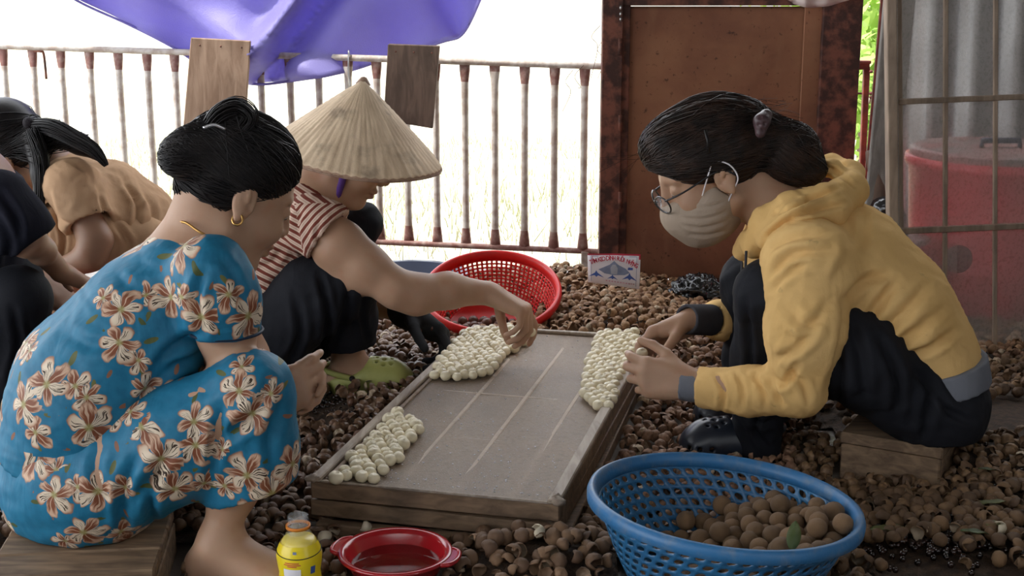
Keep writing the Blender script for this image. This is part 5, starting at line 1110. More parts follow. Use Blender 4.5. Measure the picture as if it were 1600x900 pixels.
for t in np.linspace(.15, .92, 12): rp = np.array([base+Fh@np.array([Hh*(1-t)-.0035, Rr*t*math.cos(a), Rr*t*math.sin(a)]) for a in ra[::2]]); obj('bamboo_hoop', *tube(rp, .0012, 4, False), M_['batten'], hat)
V, Q = lathe([(0, .010), (.006, .008), (.012, .0), (.016, -.006)], 20, Matrix.Translation(apex)@Matrix(np.vstack([np.hstack([np.stack([Fh[:, 1], Fh[:, 2], Fh[:, 0]], 1), np.zeros((3, 1))]), [0, 0, 0, 1]]).tolist())); obj('crown_tip', V, Q, RIMM, hat)
p = lambda *a: oh+Rh@(np.array(a)*hs)
VIO = simple('violet_ribbon', (.13, .05, .30), None, 20, .7)
for s_ in (-1, 1): 
    P = spline([base+Fh@np.array([.02, .02, .11*s_*-1]), p(.012, .080*s_, .02), p(.026, .066*s_, -.045), p(.034, .042*s_, -.095), p(.040, 0, -.114)], 20); V, Q = tube(P, .0075, 8); obj('chin_strap', V, Q, VIO, hat)
H = Sdf(); H.ell(p(-.02, 0, .045), np.array((.098, .080, .082))*hs, Rh, .02, cut=[(p(.05, 0, .03), Rh@nrm([.8, 0, -.5]))]); H.chain([(p(-.07, 0, .0), .05), (W(485, 285, 2.8), .03)], .02); H.ops.append((lambda p: under_hat(p)+.002, oh, 0, 0, 'cut'))
V, Q = H.mesh(.005); obj('hair', V, Q, HR, sw)
place(pm[1], 'peeled_longan', W(829, 519, 2.70), (0, 0, 0), .0115, 'peeled white longan being set down by the bare reaching hand', 'fruit', None)

# ================================================ woman in blue flowered clothes (left front)
oh = W(364, 302, 2.00); Rh = headframe((.74, .42, -.50)); hs = .95
B = Sdf(); head(B, oh, Rh, hs); B.cap(oh+Rh@np.array([-.03, 0, -.03]), W(322, 392, 1.99), .046, .054, .03); B.cap(W(318, 372, 1.99), W(290, 420, 1.98), .056, .07, .04)
B.chain(PC((300, 425, 1.98, 62), (235, 520, 1.98, 88), (160, 620, 1.98, 104), (130, 730, 1.98, 104)), .04, Lat, 1.3)
nsh, nel, nwr = W(345, 445, 1.88), W(356, 560, 1.90), W(410, 640, 2.02)
B.chain([(nsh, .042), (W(354, 520, 1.895), .040), (W(360, 580, 1.975), .034), (nwr, .0235)], .02)
B.chain([(W(330, 430, 2.14), .048), (W(385, 560, 2.16), .036), (W(408, 598, 2.08), .023)], .02)
nk, na, fk, fa = W(398, 608, 1.85), W(345, 868, 1.86), W(372, 640, 2.17), W(284, 790, 2.16)
na[2] = .075; fa[2] = .065
B.chain([(W(140, 750, 1.88), .085), (nk, .052)], .03); B.chain([(nk, .048), (W(364, 760, 1.87), .037), (na, .024)], .02); B.chain([(W(150, 740, 2.1), .085), (fk, .052)], .03); B.chain([(fk, .048), (fa, .03)], .02)
foot(B, na+[-.0, 0, 0], (1, -.25), .98, zf=.004); foot(B, fa, (1, .3), .95, zf=.004)
hand(B, nwr, vdir(36, -24, .0), (.25, .9, .0), (.0, .1, 1), s=.88, each=((.45, .75, .4), (.7, .85, .5), (.9, 1.0, .5), (1.05, 1.0, .5)), thumb=(.95, .1, .35), tb=(.0, .1), rw=.025, spread=0)
hand(B, W(408, 598, 2.08), vdir(50, -4, -.0), (.2, -.8, -.5), (0, .3, 1), s=.88, each=((.6, .9, .5), (.9, 1.0, .5), (1.1, 1.0, .5), (1.2, 1.0, .5)), thumb=(.95, .05, .3), tb=(.1, .2), rw=.023)
bw = body_obj(B, .0036, 'woman in blue flowered blouse and trousers squatting barefoot on the left', np.array([*W(250, 860, 1.98)[:2], 0]), SK3, oh, Rh, hs)
B = Sdf(); B.chain(PC((292, 425, 1.98, 78), (232, 512, 1.98, 104), (162, 605, 1.98, 124), (128, 690, 1.98, 122)), .05, Lat, 1.28); B.plane(W(130, 712, 1.98), nrm(W(112, 760, 1.98)-W(140, 640, 1.98)))
B.chain(PC((330, 425, 1.875, 60), (345, 470, 1.875, 57), (355, 530, 1.89, 53)), .03, cut=[(W(354, 519, 1.885), nrm([-.02, 0, -1]))]); B.chain(PC((325, 425, 2.12, 50), (350, 500, 2.14, 46)), .03, cut=[(W(350, 500, 2.14), nrm([.1, 0, -1]))])
B.cap(W(318, 362, 1.99), W(345, 330, 1.99), .062, .06, .008, mode='sub')
V, Q = B.mesh(.0046); V = folds(V, Q, [([(318, 425, 0), (305, 470, 0), (318, 520, 0)], .007, .007), ([(310, 520, 0), (270, 545, 0), (230, 590, 0)], .008, .007), ([(300, 560, 0), (260, 580, 0), (210, 640, 0)], .008, .006), ([(295, 590, 0), (250, 620, 0), (200, 690, 0)], .008, .006), ([(180, 430, 0), (210, 450, 0), (260, 450, 0)], .009, .003), ([(100, 520, 0), (140, 540, 0), (200, 540, 0)], .009, .003), ([(345, 400, 0), (368, 440, 0), (385, 490, 0)], .007, .003)])
V = V+vnorm(V, Q)*(.0022*wob(V, 20, 5))[:, None]; sh = obj('flowered_blouse', V, Q, FLO, bw); add_flowers(sh, seed=3, pins=[(290, 380), (182, 478), (262, 462), (312, 490), (385, 487), (190, 540), (80, 602), (140, 660), (38, 640), (150, 700)])
BT = simple('dark_blue_trim', (.006, .02, .05)); c_ = W(354, 517, 1.885); ang = np.linspace(0, 2*math.pi, 41); obj('sleeve_trim', *tube([c_+np.array([math.cos(a)*.0515, math.sin(a)*.0515, .0]) for a in ang], .0026, 6, False), BT, sh)
B = Sdf(); B.chain(PC((132, 700, 1.98, 116), (126, 745, 1.98, 116)), .04, Lat, 1.3); B.chain(PC((150, 750, 1.89, 104), (280, 690, 1.87, 86), (392, 612, 1.85, 60)), .035); B.chain(PC((150, 745, 2.09, 96), (280, 690, 2.14, 76), (372, 635, 2.17, 56)), .035)
hp_ = (W(395, 764, 1.865), nrm(np.array([.05, 0, -1.])+np.array([.30, 0, 0]))); B.chain(PC((396, 614, 1.85, 60), (400, 700, 1.86, 62), (396, 800, 1.87, 70)), .03, cut=[hp_]); B.chain(PC((372, 640, 2.17, 52), (340, 740, 2.16, 52)), .03, cut=[(W(345, 735, 2.16), np.array([0, 0, -1.]))])
V, Q = B.mesh(.0046); zs = .074; V[:, 2] = np.where((V[:, 0] < -.33) & (V[:, 2] < zs), zs+(V[:, 2]-zs)*.1, V[:, 2])
V = folds(V, Q, [([(210, 720, 0), (190, 780, 0), (195, 830, 0)], .008, .007), ([(245, 730, 0), (235, 780, 0), (240, 820, 0)], .008, .006), ([(270, 700, 0), (240, 740, 0), (200, 790, 0)], .008, .005), ([(345, 640, 0), (338, 690, 0), (330, 740, 0)], .008, .007), ([(420, 600, 0), (395, 650, 0), (345, 690, 0)], .008, .007), ([(440, 640, 0), (420, 690, 0), (430, 745, 0)], .008, .004), ([(160, 690, 0), (150, 740, 0), (170, 800, 0)], .008, .004)])
V = V+vnorm(V, Q)*(.0022*wob(V, 20, 6))[:, None]; tr = obj('flowered_trousers', V, Q, FLO, bw); add_flowers(tr, seed=5, pins=[(400, 640), (375, 605), (300, 665), (252, 710), (310, 700), (280, 765), (90, 770), (160, 765), (125, 835), (378, 745), (420, 780), (452, 730), (60, 715), (200, 840)])
p = lambda *a: oh+Rh@(np.array(a)*hs)
H = Sdf(); H.ell(p(-.012, 0, .048), np.array((.096, .078, .082))*hs, Rh, .02, cut=[(p(.052, 0, .03), Rh@nrm([.8, 0, -.55]))]); H.ell(p(-.022, 0, .010), np.array((.074, .073, .062))*hs, Rh, .015, cut=[(p(-.010, 0, 0), Rh@nrm([1, 0, -.1]))])
H.chain(PC((335, 232, 1.97, 34), (298, 234, 1.95, 30), (278, 246, 1.94, 29)), .02); H.chain(PC((292, 296, 1.97, 17), (335, 275, 1.98, 36)), .02); H.chain(PC((340, 192, 1.97, 17), (364, 176, 1.97, 19), (384, 184, 1.97, 13)), .008); H.ell(W(392, 250, 2.02), (.058, .05, .054), None, .03)
V, Q = H.mesh(.0036); hr = obj('hair', V, Q, HR, bw); kn = W(318, 225, 1.97)
def st2(g): a = g.uniform(-1.9, 1.9); return p(.090*math.cos(a)-.005, .076*math.sin(a), .060-.045*abs(math.sin(a)))
strands('hair_locks', H, p(-.015, 0, .03), st2, lambda g: kn+g.normal(0, .016, 3), 560, HR, hr, .0010, 16, 2)
strands('hair_roll_locks', H, W(300, 248, 1.97), lambda g: W(345, 205+75*g.random(), 1.93+.08*g.random()), lambda g: W(252, 245+8*g.normal(), 1.96), 160, HR, hr, .0010, 12, 3)
V, Q = bun([W(322, 206, 1.96), W(344, 178, 1.955), W(372, 166, 1.96), W(391, 182, 1.96), W(376, 202, 1.96)], 110, [.010, .015, .017, .015, .01], .0011, 5, 18); obj('hair_knot', V, Q, HR, hr)
SIL = simple('silver_clip', (.7, .7, .75), None, 20, .25, .9, bump=0); obj('hair_clip', *tube(spline([W(318, 200, 1.93), W(335, 195, 1.93), W(352, 202, 1.935)], 10), .0028, 6), SIL, hr)
GOLD = simple('gold', (.75, .45, .15), None, 20, .28, 1., bump=0); ec = W(371, 343, 1.925); obj('earring', *tube([ec+np.array([math.cos(a)*.0075, math.sin(a)*.004, math.sin(a)*.0075]) for a in np.linspace(0, 6.28, 20)], .0018, 6, False), GOLD, bw)
nc = spline([W(272, 346, 1.955), W(290, 348, 1.925), W(308, 360, 1.915), W(322, 368, 1.918)], 34); obj('necklace', *join([ell(q_, (.0021, .0021, .0021), None, 6, 4) for q_ in nc]), GOLD, bw)
place(pm[0], 'peeled_longan', W(486, 584, 2.05), (.4, 0, 0), .0115, 'pale peeled longan in the hands of the woman in blue flowered clothes', 'fruit', None)

# ================================================ tan-shirted woman (left back)
oh = W(12, 246, 3.16); Rh = headframe((-.78, -.12, -.62)); hs = 1.04
B = Sdf(); head(B, oh, Rh, hs); B.cap(oh+Rh@np.array([-.03, 0, -.03]), W(84, 262, 3.16), .042, .05, .03)
B.chain(PC((110, 285, 3.16, 38), (165, 315, 3.16, 44), (215, 352, 3.16, 46), (235, 390, 3.16, 44)), .04, Lat, 1.6)
B.chain(PC((112, 298, 3.02, 30), (150, 375, 2.98, 24), (142, 400, 2.97, 22), (92, 425, 2.98, 18), (45, 437, 3.0, 14)), .02); B.chain(PC((105, 295, 3.3, 28), (80, 370, 3.36, 22), (30, 400, 3.3, 15)), .02)
B.chain(PC((230, 385, 3.08, 42), (90, 355, 3.05, 30)), .03); B.chain(PC((90, 355, 3.05, 28), (110, 470, 3.08, 22)), .02); B.chain(PC((230, 380, 3.24, 42), (75, 340, 3.25, 30)), .03); B.chain(PC((75, 340, 3.25, 28), (90, 450, 3.26, 20)), .02)
fa1 = np.array([*W(112, 480, 3.08)[:2], .07]); fa2 = np.array([*W(95, 460, 3.26)[:2], .07]); B.chain([(W(110, 470, 3.08), .032), (fa1, .03)], .02); B.chain([(W(90, 450, 3.26), .032), (fa2, .03)], .02); foot(B, fa1, (-1, 0), .95, zf=.004); foot(B, fa2, (-1, 0), .95, zf=.004)
hand(B, W(45, 437, 3.0), vdir(-50, 4, .0), (.0, .4, -.9), (0, 1, .3), s=1., each=((.3, .4, .3),)*4, thumb=(.7, .5, .3)); hand(B, W(30, 400, 3.3), vdir(-50, 20, -.05), (.0, -.3, -.9), (0, -1, .3), s=.95, each=((.4, .5, .3),)*4, thumb=(.7, .5, .3))
tw = body_obj(B, .0045, 'woman in a tan linen suit with a long black ponytail, bending to the left behind', np.array([*W(160, 480, 3.16)[:2], 0]), SK2, oh, Rh, hs)
B = Sdf(); B.chain(PC((108, 286, 3.16, 48), (165, 312, 3.16, 56), (212, 350, 3.16, 58), (228, 375, 3.16, 54)), .04, Lat, 1.5); B.chain(PC((112, 290, 3.03, 44), (138, 345, 3.0, 42)), .025, cut=[(W(140, 350, 2.99), nrm(W(146, 372, 2.98)-W(118, 308, 3.02)))]); B.chain(PC((100, 295, 3.29, 38), (85, 345, 3.33, 34)), .02); B.cap(W(80, 262, 3.16), W(60, 240, 3.16), .052, .055, .01, mode='sub')
B.cap(W(140, 345, 2.99), W(150, 380, 2.98), 30/S(140, 345, 2.99), 30/S(140, 345, 2.99), .003, mode='sub')
V, Q = B.mesh(.005); V = folds(V, Q, [([(75, 300, 0), (88, 340, 0), (118, 355, 0)], .007, .006), ([(155, 265, 0), (158, 310, 0), (178, 370, 0)], .006, .006), ([(195, 285, 0), (215, 320, 0), (210, 370, 0)], .007, .007), ([(225, 300, 0), (240, 330, 0), (235, 370, 0)], .007, .006), ([(110, 250, 0), (140, 270, 0), (150, 300, 0)], .008, .004)])
V = V+vnorm(V, Q)*(.002*wob(V, 30, 5))[:, None]; obj('blouse', V, Q, TAN, tw)
B = Sdf(); B.chain(PC((225, 372, 3.16, 50), (232, 400, 3.16, 50)), .03, Lat, 1.5); B.chain(PC((225, 385, 3.07, 48), (160, 370, 3.05, 42), (90, 352, 3.04, 36)), .03); B.chain(PC((90, 352, 3.04, 34), (105, 470, 3.08, 30)), .02); B.chain(PC((225, 380, 3.24, 46), (78, 338, 3.25, 34)), .03); B.chain(PC((78, 338, 3.25, 32), (90, 450, 3.26, 28)), .02)
V, Q = B.mesh(.0055); V = folds(V, Q, [([(85, 330, 0), (100, 370, 0), (95, 410, 0)], .006, .006), ([(180, 350, 0), (200, 380, 0), (195, 410, 0)], .007, .006), ([(70, 330, 0), (72, 370, 0), (66, 400, 0)], .006, .004)]); obj('trousers', V, Q, TAN, tw)
p = lambda *a: oh+Rh@(np.array(a)*hs)
H = Sdf(); H.ell(p(-.014, 0, .048), np.array((.100, .080, .084))*hs, Rh, .02, cut=[(p(.052, 0, .03), Rh@nrm([.8, 0, -.55]))]); H.ell(p(-.03, 0, .008), np.array((.080, .075, .066))*hs, Rh, .02, cut=[(p(-.014, 0, 0), Rh@nrm([1, 0, -.1]))]); H.chain(PC((45, 208, 3.14, 24), (85, 210, 3.10, 20), (125, 225, 3.08, 15), (158, 246, 3.07, 8)), .02); H.chain(PC((55, 215, 3.1, 22), (62, 270, 3.04, 12), (60, 320, 3.02, 7), (62, 365, 3.02, 4)), .02)
V, Q = H.mesh(.0045); hr = obj('hair', V, Q, HR, tw)
V, Q = bun([W(46, 200, 3.1), W(80, 200, 3.06), W(118, 218, 3.04), W(148, 236, 3.03), W(166, 258, 3.02)], 110, [.02, .022, .02, .016, .006], .0014, 4, 16); V2, Q2 = bun([W(52, 205, 3.06), W(64, 250, 3.02), (W(62, 310, 3.0)), W(60, 372, 3.0)], 70, [.018, .018, .012, .005], .0013, 6, 16); obj('ponytail', *join([(V, Q), (V2, Q2)]), HR, hr)
obj('hair_tie', *ell(W(45, 192, 3.08), (.014, .014, .014), None, 14, 10), simple('black_scrunchie', (.015, .01, .015), None, 60, .8, bump=.8), hr)
def st3(g): a = g.uniform(-1.8, 1.8); return p(.090*math.cos(a)-.005, .076*math.sin(a), .060-.045*abs(math.sin(a)))
strands('hair_locks', H, p(-.015, 0, .03), st3, lambda g: W(50, 205, 3.13)+g.normal(0, .012, 3), 200, HR, hr, .0012, 12, 4)

# ================================================ person in black at the left edge
oh = W(28, 170, 2.60)+np.array([-.16, .05, .0]); Rh = headframe((.62, .62, -.45)); hs = 1.0
B = Sdf(); head(B, oh, Rh, hs); sh_ = W(-20, 300, 2.62); B.cap(oh+Rh@np.array([-.03, 0, -.03]), sh_+[-.03, .04, .03], .045, .055, .03)
B.chain(PC((-40, 320, 2.62, 70), (-75, 420, 2.62, 80), (-90, 520, 2.62, 82)), .04, Lat, 1.4)
B.chain(PC((-5, 318, 2.50, 38), (40, 372, 2.50, 28), (65, 392, 2.55, 20), (95, 425, 2.72, 16)), .02); B.chain(PC((-20, 320, 2.76, 34), (20, 400, 2.80, 26), (60, 440, 2.82, 16)), .02)
B.chain(PC((-80, 520, 2.54, 66), (25, 470, 2.52, 42)), .03); B.chain(PC((25, 470, 2.52, 38), (5, 620, 2.52, 26)), .02); B.chain(PC((-80, 520, 2.72, 66), (10, 440, 2.74, 40)), .03); B.chain(PC((10, 440, 2.74, 36), (0, 590, 2.74, 26)), .02)
a1 = np.array([*W(5, 620, 2.52)[:2], .07]); a2 = np.array([*W(0, 600, 2.74)[:2], .07]); foot(B, a1, (1, 0), .95, zf=.004); foot(B, a2, (1, 0), .95, zf=.004); B.chain([(W(5, 620, 2.52), .036), (a1, .03)], .02); B.chain([(W(0, 590, 2.74), .036), (a2, .03)], .02)
hand(B, W(95, 425, 2.72), vdir(30, 30, .06), (.0, .3, -.9), (0, 1, .3), s=.9, each=((.5, .6, .4),)*4, thumb=(.7, .5, .3)); hand(B, W(60, 440, 2.82), vdir(30, 24, .0), (.0, .3, -.9), (0, -1, .3), s=.9, each=((.5, .6, .4),)*4, thumb=(.7, .5, .3))
kw = body_obj(B, .0055, 'person in black shirt and trousers squatting at the left edge', np.array([*W(-40, 640, 2.62)[:2], 0]), SK2, oh, Rh, hs)
B = Sdf(); B.chain(PC((-38, 318, 2.62, 78), (-70, 420, 2.62, 88), (-85, 500, 2.62, 88)), .04, Lat, 1.35); B.chain(PC((0, 312, 2.50, 48), (28, 352, 2.50, 45), (55, 378, 2.52, 40)), .03, cut=[(W(44, 378, 2.50), nrm(W(60, 395, 2.5)-W(20, 345, 2.5)))]); B.chain(PC((-20, 320, 2.76, 44), (15, 385, 2.79, 38)), .03); B.cap(sh_+[0, .03, .06], sh_+[.05, .08, .14], .06, .06, .01, mode='sub')
V, Q = B.mesh(.0055); V = folds(V, Q, [([(0, 300, 0), (25, 340, 0), (30, 380, 0)], .008, .006), ([(-5, 340, 0), (15, 370, 0), (10, 420, 0)], .008, .006)]); obj('shirt', V, Q, BLK2, kw)
B = Sdf(); B.chain(PC((-82, 490, 2.62, 86), (-88, 520, 2.62, 88)), .04, Lat, 1.35); B.chain(PC((-80, 520, 2.54, 80), (25, 468, 2.52, 50)), .03); B.chain(PC((28, 468, 2.52, 48), (10, 600, 2.53, 46), (5, 640, 2.53, 44)), .03); B.chain(PC((-80, 520, 2.72, 78), (15, 440, 2.74, 48)), .03); B.chain(PC((15, 440, 2.74, 46), (20, 560, 2.74, 40)), .03)
V, Q = B.mesh(.006); V = folds(V, Q, [([(20, 480, 0), (30, 540, 0), (15, 600, 0)], .008, .006), ([(40, 500, 0), (50, 540, 0), (30, 590, 0)], .008, .005)]); obj('trousers', V, Q, BLK, kw)
p = lambda *a: oh+Rh@(np.array(a)*hs); H = Sdf(); H.ell(p(-.016, 0, .048), np.array((.100, .080, .084))*hs, Rh, .02, cut=[(p(.05, 0, .03), Rh@nrm([.8, 0, -.55]))]); H.ell(p(-.035, 0, .0), np.array((.078, .075, .075))*hs, Rh, .02, cut=[(p(-.014, 0, 0), Rh@nrm([1, 0, -.1]))]); V, Q = H.mesh(.005); obj('hair', V, Q, HR, kw)
p_ = W(-85, 600, 2.62); e = empty('low_stool', np.array([p_[0], 2.62, 0])); tag(e, 'small wooden stool under the person in black at the left edge', 'stool')
zt_ = W(-88, 520, 2.62)[2]-.115
obj('seat_board', *box((p_[0], 2.62, zt_), (.22, .2, .02), None, .003), M_['block'], e, smooth=False)
for x in (-.09, .09): obj('leg_board', *box((p_[0]+x, 2.62, zt_/2-.005), (.02, .18, zt_-.01), None, .002), M_['block'], e, smooth=False)

# ------------------------------------------------------------------ shells, husks and seeds on the floor
MOUNDS = [((.12, 3.70), .055, .30, .28), ((.25, 3.3), .03, .3, .25), ((.42, 2.95), .028, .35, .3), ((.95, 2.42), .055, .22, .28), ((.80, 1.95), .02, .2, .2), ((.04, 1.90), .05, .14, .075), ((-.42, 2.42), .022, .2, .25), ((-.22, 2.9), .025, .15, .3), ((-.50, 1.95), .02, .1, .15), ((.78, 2.75), .03, .15, .15), ((-.9, 1.95), .03, .2, .2), ((.62, 2.0), .018, .1, .15), ((.30, 3.2), .03, .3, .2)]
def HGT(x, y):
    h = 0.
    for (cx, cy), a, sx, sy in MOUNDS: h = h+a*np.exp(-((x-cx)/sx)**2-((y-cy)/sy)**2)
    return h
def bare(px, py):
    """how bare the floor is there: 0 covered, 1 clean"""
    b = 0
    for cx, cy, rx, ry in ((1560, 642, 95, 34), (500, 628, 48, 26), (1455, 868, 110, 22), (1500, 597, 60, 14), (1300, 655, 26, 26), (1470, 900, 120, 20)): b = np.maximum(b, np.clip(1.5-np.sqrt(((px-cx)/rx)**2+((py-cy)/ry)**2), 0, 1))
    return b
g = np.random.default_rng(11); sp_ = .0205
gx, gy = np.meshgrid(np.arange(-1.5, 1.7, sp_), np.arange(1.62, 3.77, sp_), indexing='ij'); X_ = gx.ravel()+g.uniform(-.5, .5, gx.size)*sp_; Y_ = gy.ravel()+g.uniform(-.5, .5, gx.size)*sp_
Z_ = HGT(X_, Y_)+.008+g.uniform(0, .011, X_.size); Pp = PX(np.stack([X_, Y_, Z_], 1))
m = (Pp[:, 0] > -50) & (Pp[:, 0] < 1650) & (Pp[:, 1] < 935) & (g.random(X_.size) > bare(Pp[:, 0], Pp[:, 1])*1.25)
def clear(x, y):
    k = np.ones(len(x), bool); uv = np.stack([(x-T0[0])*e1[0]+(y-T0[1])*e1[1], (x-T0[0])*e2[0]+(y-T0[1])*e2[1]], 1); k &= ~((uv[:, 0] > -.012) & (uv[:, 0] < TW+.012) & (uv[:, 1] > -.012) & (uv[:, 1] < TL+.012))
    for cx, cy, r_ in ((MB.translation[0], MB.translation[1], .152), (bc[0], bc[1], .075), (bt[0], 1.80, .036), (MS.translation[0], MS.translation[1], .105), (MR.translation[0], MR.translation[1], .12)): k &= (x-cx)**2+(y-cy)**2 > r_*r_
    for c0, R0_, hx, hy0, hy1 in ((c, Rb, L/2+.01, -.01, .255), (c2, Rs, .15, -.12, .12)):
        q = np.stack([x-c0[0], y-c0[1]], 1); a_, b_ = q@R0_[:2, 0], q@R0_[:2, 1]; k &= ~((np.abs(a_) < hx) & (b_ > hy0) & (b_ < hy1))
    return k
c = (G(1311, 748)+G(1465, 776))/2; L = np.linalg.norm(G(1465, 776)-G(1311, 748))
m &= clear(X_, Y_); X_, Y_, Z_, Pp = X_[m], Y_[m], Z_[m], Pp[m]; N_ = len(X_)
# uneven bed under the shells
xs = np.arange(-1.7, 1.9, .03); ys = np.arange(1.5, 3.78, .03); ax_, ay_ = np.meshgrid(xs, ys, indexing='ij'); P = np.stack([ax_.ravel(), ay_.ravel()], 1); hz = HGT(P[:, 0], P[:, 1])
V = np.stack([P[:, 0], P[:, 1], hz-.006+.002*wob(np.stack([P[:, 0], P[:, 1], 0*hz], 1), 30, 4)], 1); n = len(ys); Q = np.array([(i*n+j, (i+1)*n+j, (i+1)*n+j+1, i*n+j+1) for i in range(len(xs)-1) for j in range(n-1)])
Q = Q[(hz[Q].max(1) > .012) & clear(V[Q].mean(1)[:, 0], V[Q].mean(1)[:, 1])]; 
tag(obj('crushed_husks', V, Q, simple('crushed_husk_bed', (.085, .05, .03), (.04, .025, .017), 60, .8, bump=.8, bd=.006)), 'dark bed of crushed husks under the longan shells on the floor', 'shells', kind='stuff')
def shell_mesh(seed, nu=9, nv=4, double=True):
    r = np.random.default_rng(seed); cut = r.uniform(1.2, 2.3); V = [(0, 0, 1.)]; Q = []
    ph = r.uniform(0, 6.28, 3); ed = [cut*(1+.22*math.sin(2*math.pi*k/nu*2+ph[0])+.16*math.sin(2*math.pi*k/nu*3+ph[1])) for k in range(nu)]
    def layer(s):
        b = len(V) if s < 1 else 0
        if s < 1: V.append((0, 0, s))
        for i in range(1, nv+1):
            for k in range(nu):
                a = min(2.75, ed[k]*i/nv); t = 2*math.pi*k/nu; V.append((s*math.sin(a)*math.cos(t), s*math.sin(a)*math.sin(t), s*math.cos(a)))
        f = [(b, b+1+k, b+1+(k+1) % nu) for k in range(nu)]+[(b+1+i*nu+k, b+1+(i+1)*nu+k, b+1+(i+1)*nu+(k+1) % nu, b+1+i*nu+(k+1) % nu) for i in range(nv-1) for k in range(nu)]
        return b, f
    _, f = layer(1.); Q += f; no = len(f)
    if double:
        b, f = layer(.90); Q += [q[::-1] for q in f]; o_ = 1+(nv-1)*nu; Q += [(o_+k, b+o_+k, b+o_+(k+1) % nu, o_+(k+1) % nu) for k in range(nu)]
    V = np.array(V); V *= (1+wob(V, 2, seed)*.06)[:, None]; V[:, 0] *= r.uniform(.85, 1.1)
    return V, Q, no
def shellmat(name, obj_level):
    M = Mat(name, .6, 0, .4); v = M.coord(scale=1); n = M.noise(v, 130, 3)
    if obj_level is None: t = M.t.nodes.new('ShaderNodeAttribute'); t.attribute_name = 'sc'; base = t.outputs['Color']; gloss = M.attr('sc', 'Alpha')
    else:
        oi = M.t.nodes.new('ShaderNodeObjectInfo'); r = X(M.t, oi.outputs['Random']); base = M.mix(r, obj_level[0], obj_level[1])
    geo = M.t.nodes.new('ShaderNodeNewGeometry'); bf = X(M.t, geo.outputs['Backfacing']) if obj_level is None else None
    dk = M.t.nodes.new('ShaderNodeMix'); dk.data_type = 'RGBA'; dk.blend_type = 'MULTIPLY'; dk.inputs[0].default_value = 1; M.t.links.new(base, dk.inputs[6]); M.t.links.new(M.mix(n.sm(.3, .7), (1.1, 1.1, 1.1), (.55, .5, .45)), dk.inputs[7]); c = dk.outputs[2]
    if bf: c = M.mix(bf*.6, c, (.30, .19, .12)); M.rgh((gloss*-.55)+.85)
    else: M.b.inputs['Roughness'].default_value = obj_level[2]
    M.col(c); M.bump(M.noise(v, 320, 2), .5, .001); return M.m
# colours by place: (outside a, outside b, gloss 0..1)
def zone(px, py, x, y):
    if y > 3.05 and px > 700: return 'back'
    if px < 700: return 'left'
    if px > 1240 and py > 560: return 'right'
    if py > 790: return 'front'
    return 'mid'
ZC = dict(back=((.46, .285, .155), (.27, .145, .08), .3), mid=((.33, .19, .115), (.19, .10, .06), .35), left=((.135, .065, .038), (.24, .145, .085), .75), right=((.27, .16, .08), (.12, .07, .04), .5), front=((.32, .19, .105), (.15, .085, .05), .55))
zn = np.array([zone(Pp[i, 0], Pp[i, 1], X_[i], Y_[i]) for i in range(N_)])
# the 300 shells that show largest, each an object of its own
dg = bpy.context.evaluated_depsgraph_get(); order = np.argsort(Pp[:, 2]); single = []; cam_o = Vector((0, 0, CH)); scn = bpy.context.scene
zz = Z_.copy()
for i in order:
    if len(single) >= 300: break
    if not (5 < Pp[i, 0] < 1595 and Pp[i, 1] < 896) or Pp[i, 2] < .5: continue
    tgt = Vector((X_[i], Y_[i], Z_[i]+.006)); d = tgt-cam_o; hit = scn.ray_cast(dg, cam_o, d.normalized(), distance=d.length-.008)
    if not hit[0]: single.append(i)
SM = []
for s in range(12): V, Q, no = shell_mesh(s, 12, 4, True); SM.append((V, Q))
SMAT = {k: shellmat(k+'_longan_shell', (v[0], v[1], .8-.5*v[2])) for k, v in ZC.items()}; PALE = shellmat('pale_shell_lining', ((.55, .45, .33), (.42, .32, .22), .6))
SMESH = {}
for k in ZC:
    for s, (V, Q) in enumerate(SM):
        me = raw_mesh('longan_shell', V, Q); me.materials.append(SMAT[k]); me.materials.append(PALE); no = 12+12*3
        me.polygons.foreach_set('material_index', np.array([1 if (no <= i < 2*no and s % 3 == 0) else 0 for i in range(len(Q))], np.int32)); SMESH[k, s] = me
ZL = dict(back='tan broken longan shell in the heap by the gate', mid='brown broken longan shell on the floor between the tray and the woman in yellow', left='glossy dark brown longan shell strewn left of the tray, around the woman in blue', right='brown longan shell strewn on the right, around the blue basket and the seat block', front='brown longan shell heaped in front of the tray, between the red bowl and blue basket')
ZG = dict(back='shells by the gate', mid='shells right of the tray', left='shells left of the tray', right='shells at the right front', front='shells heaped in front of the tray')
sset = set(single); rd = random.Random(8)
for i in single:
    k = zn[i]; o = bpy.data.objects.new('longan_shell', SMESH[k, rd.randrange(12)]); C.objects.link(o); o.location = (X_[i], Y_[i], Z_[i]+.002); o.rotation_euler = (rd.uniform(-1.4, 1.4), rd.uniform(-1.4, 1.4), rd.uniform(0, 6.3)); o.scale = (rd.uniform(.0105, .0145),)*3; lb, gr = ZL[k], ZG[k]
    if k == 'right':
        a_, b_ = Pp[i, 0], Pp[i, 1]; w_ = 'close to the front corner at the lower right' if a_ > 1480 and b_ > 790 else 'below the seat block and right of the blue basket' if b_ > 770 else 'beside and behind the right end of the seat block' if a_ > 1460 else 'between the blue basket and the seat block'
        lb, gr = 'brown longan shell '+w_, 'shells '+w_
    if k == 'left': 
        w_ = 'under and left of the blue flowered trousers' if Pp[i, 0] < 330 else 'between the yellow bottle and the tray' if Pp[i, 1] > 730 else 'left of the tray, right of the blue knee'
        lb, gr = 'glossy dark brown longan shell '+w_, 'shells '+w_
    tag(o, lb, 'shell', gr)
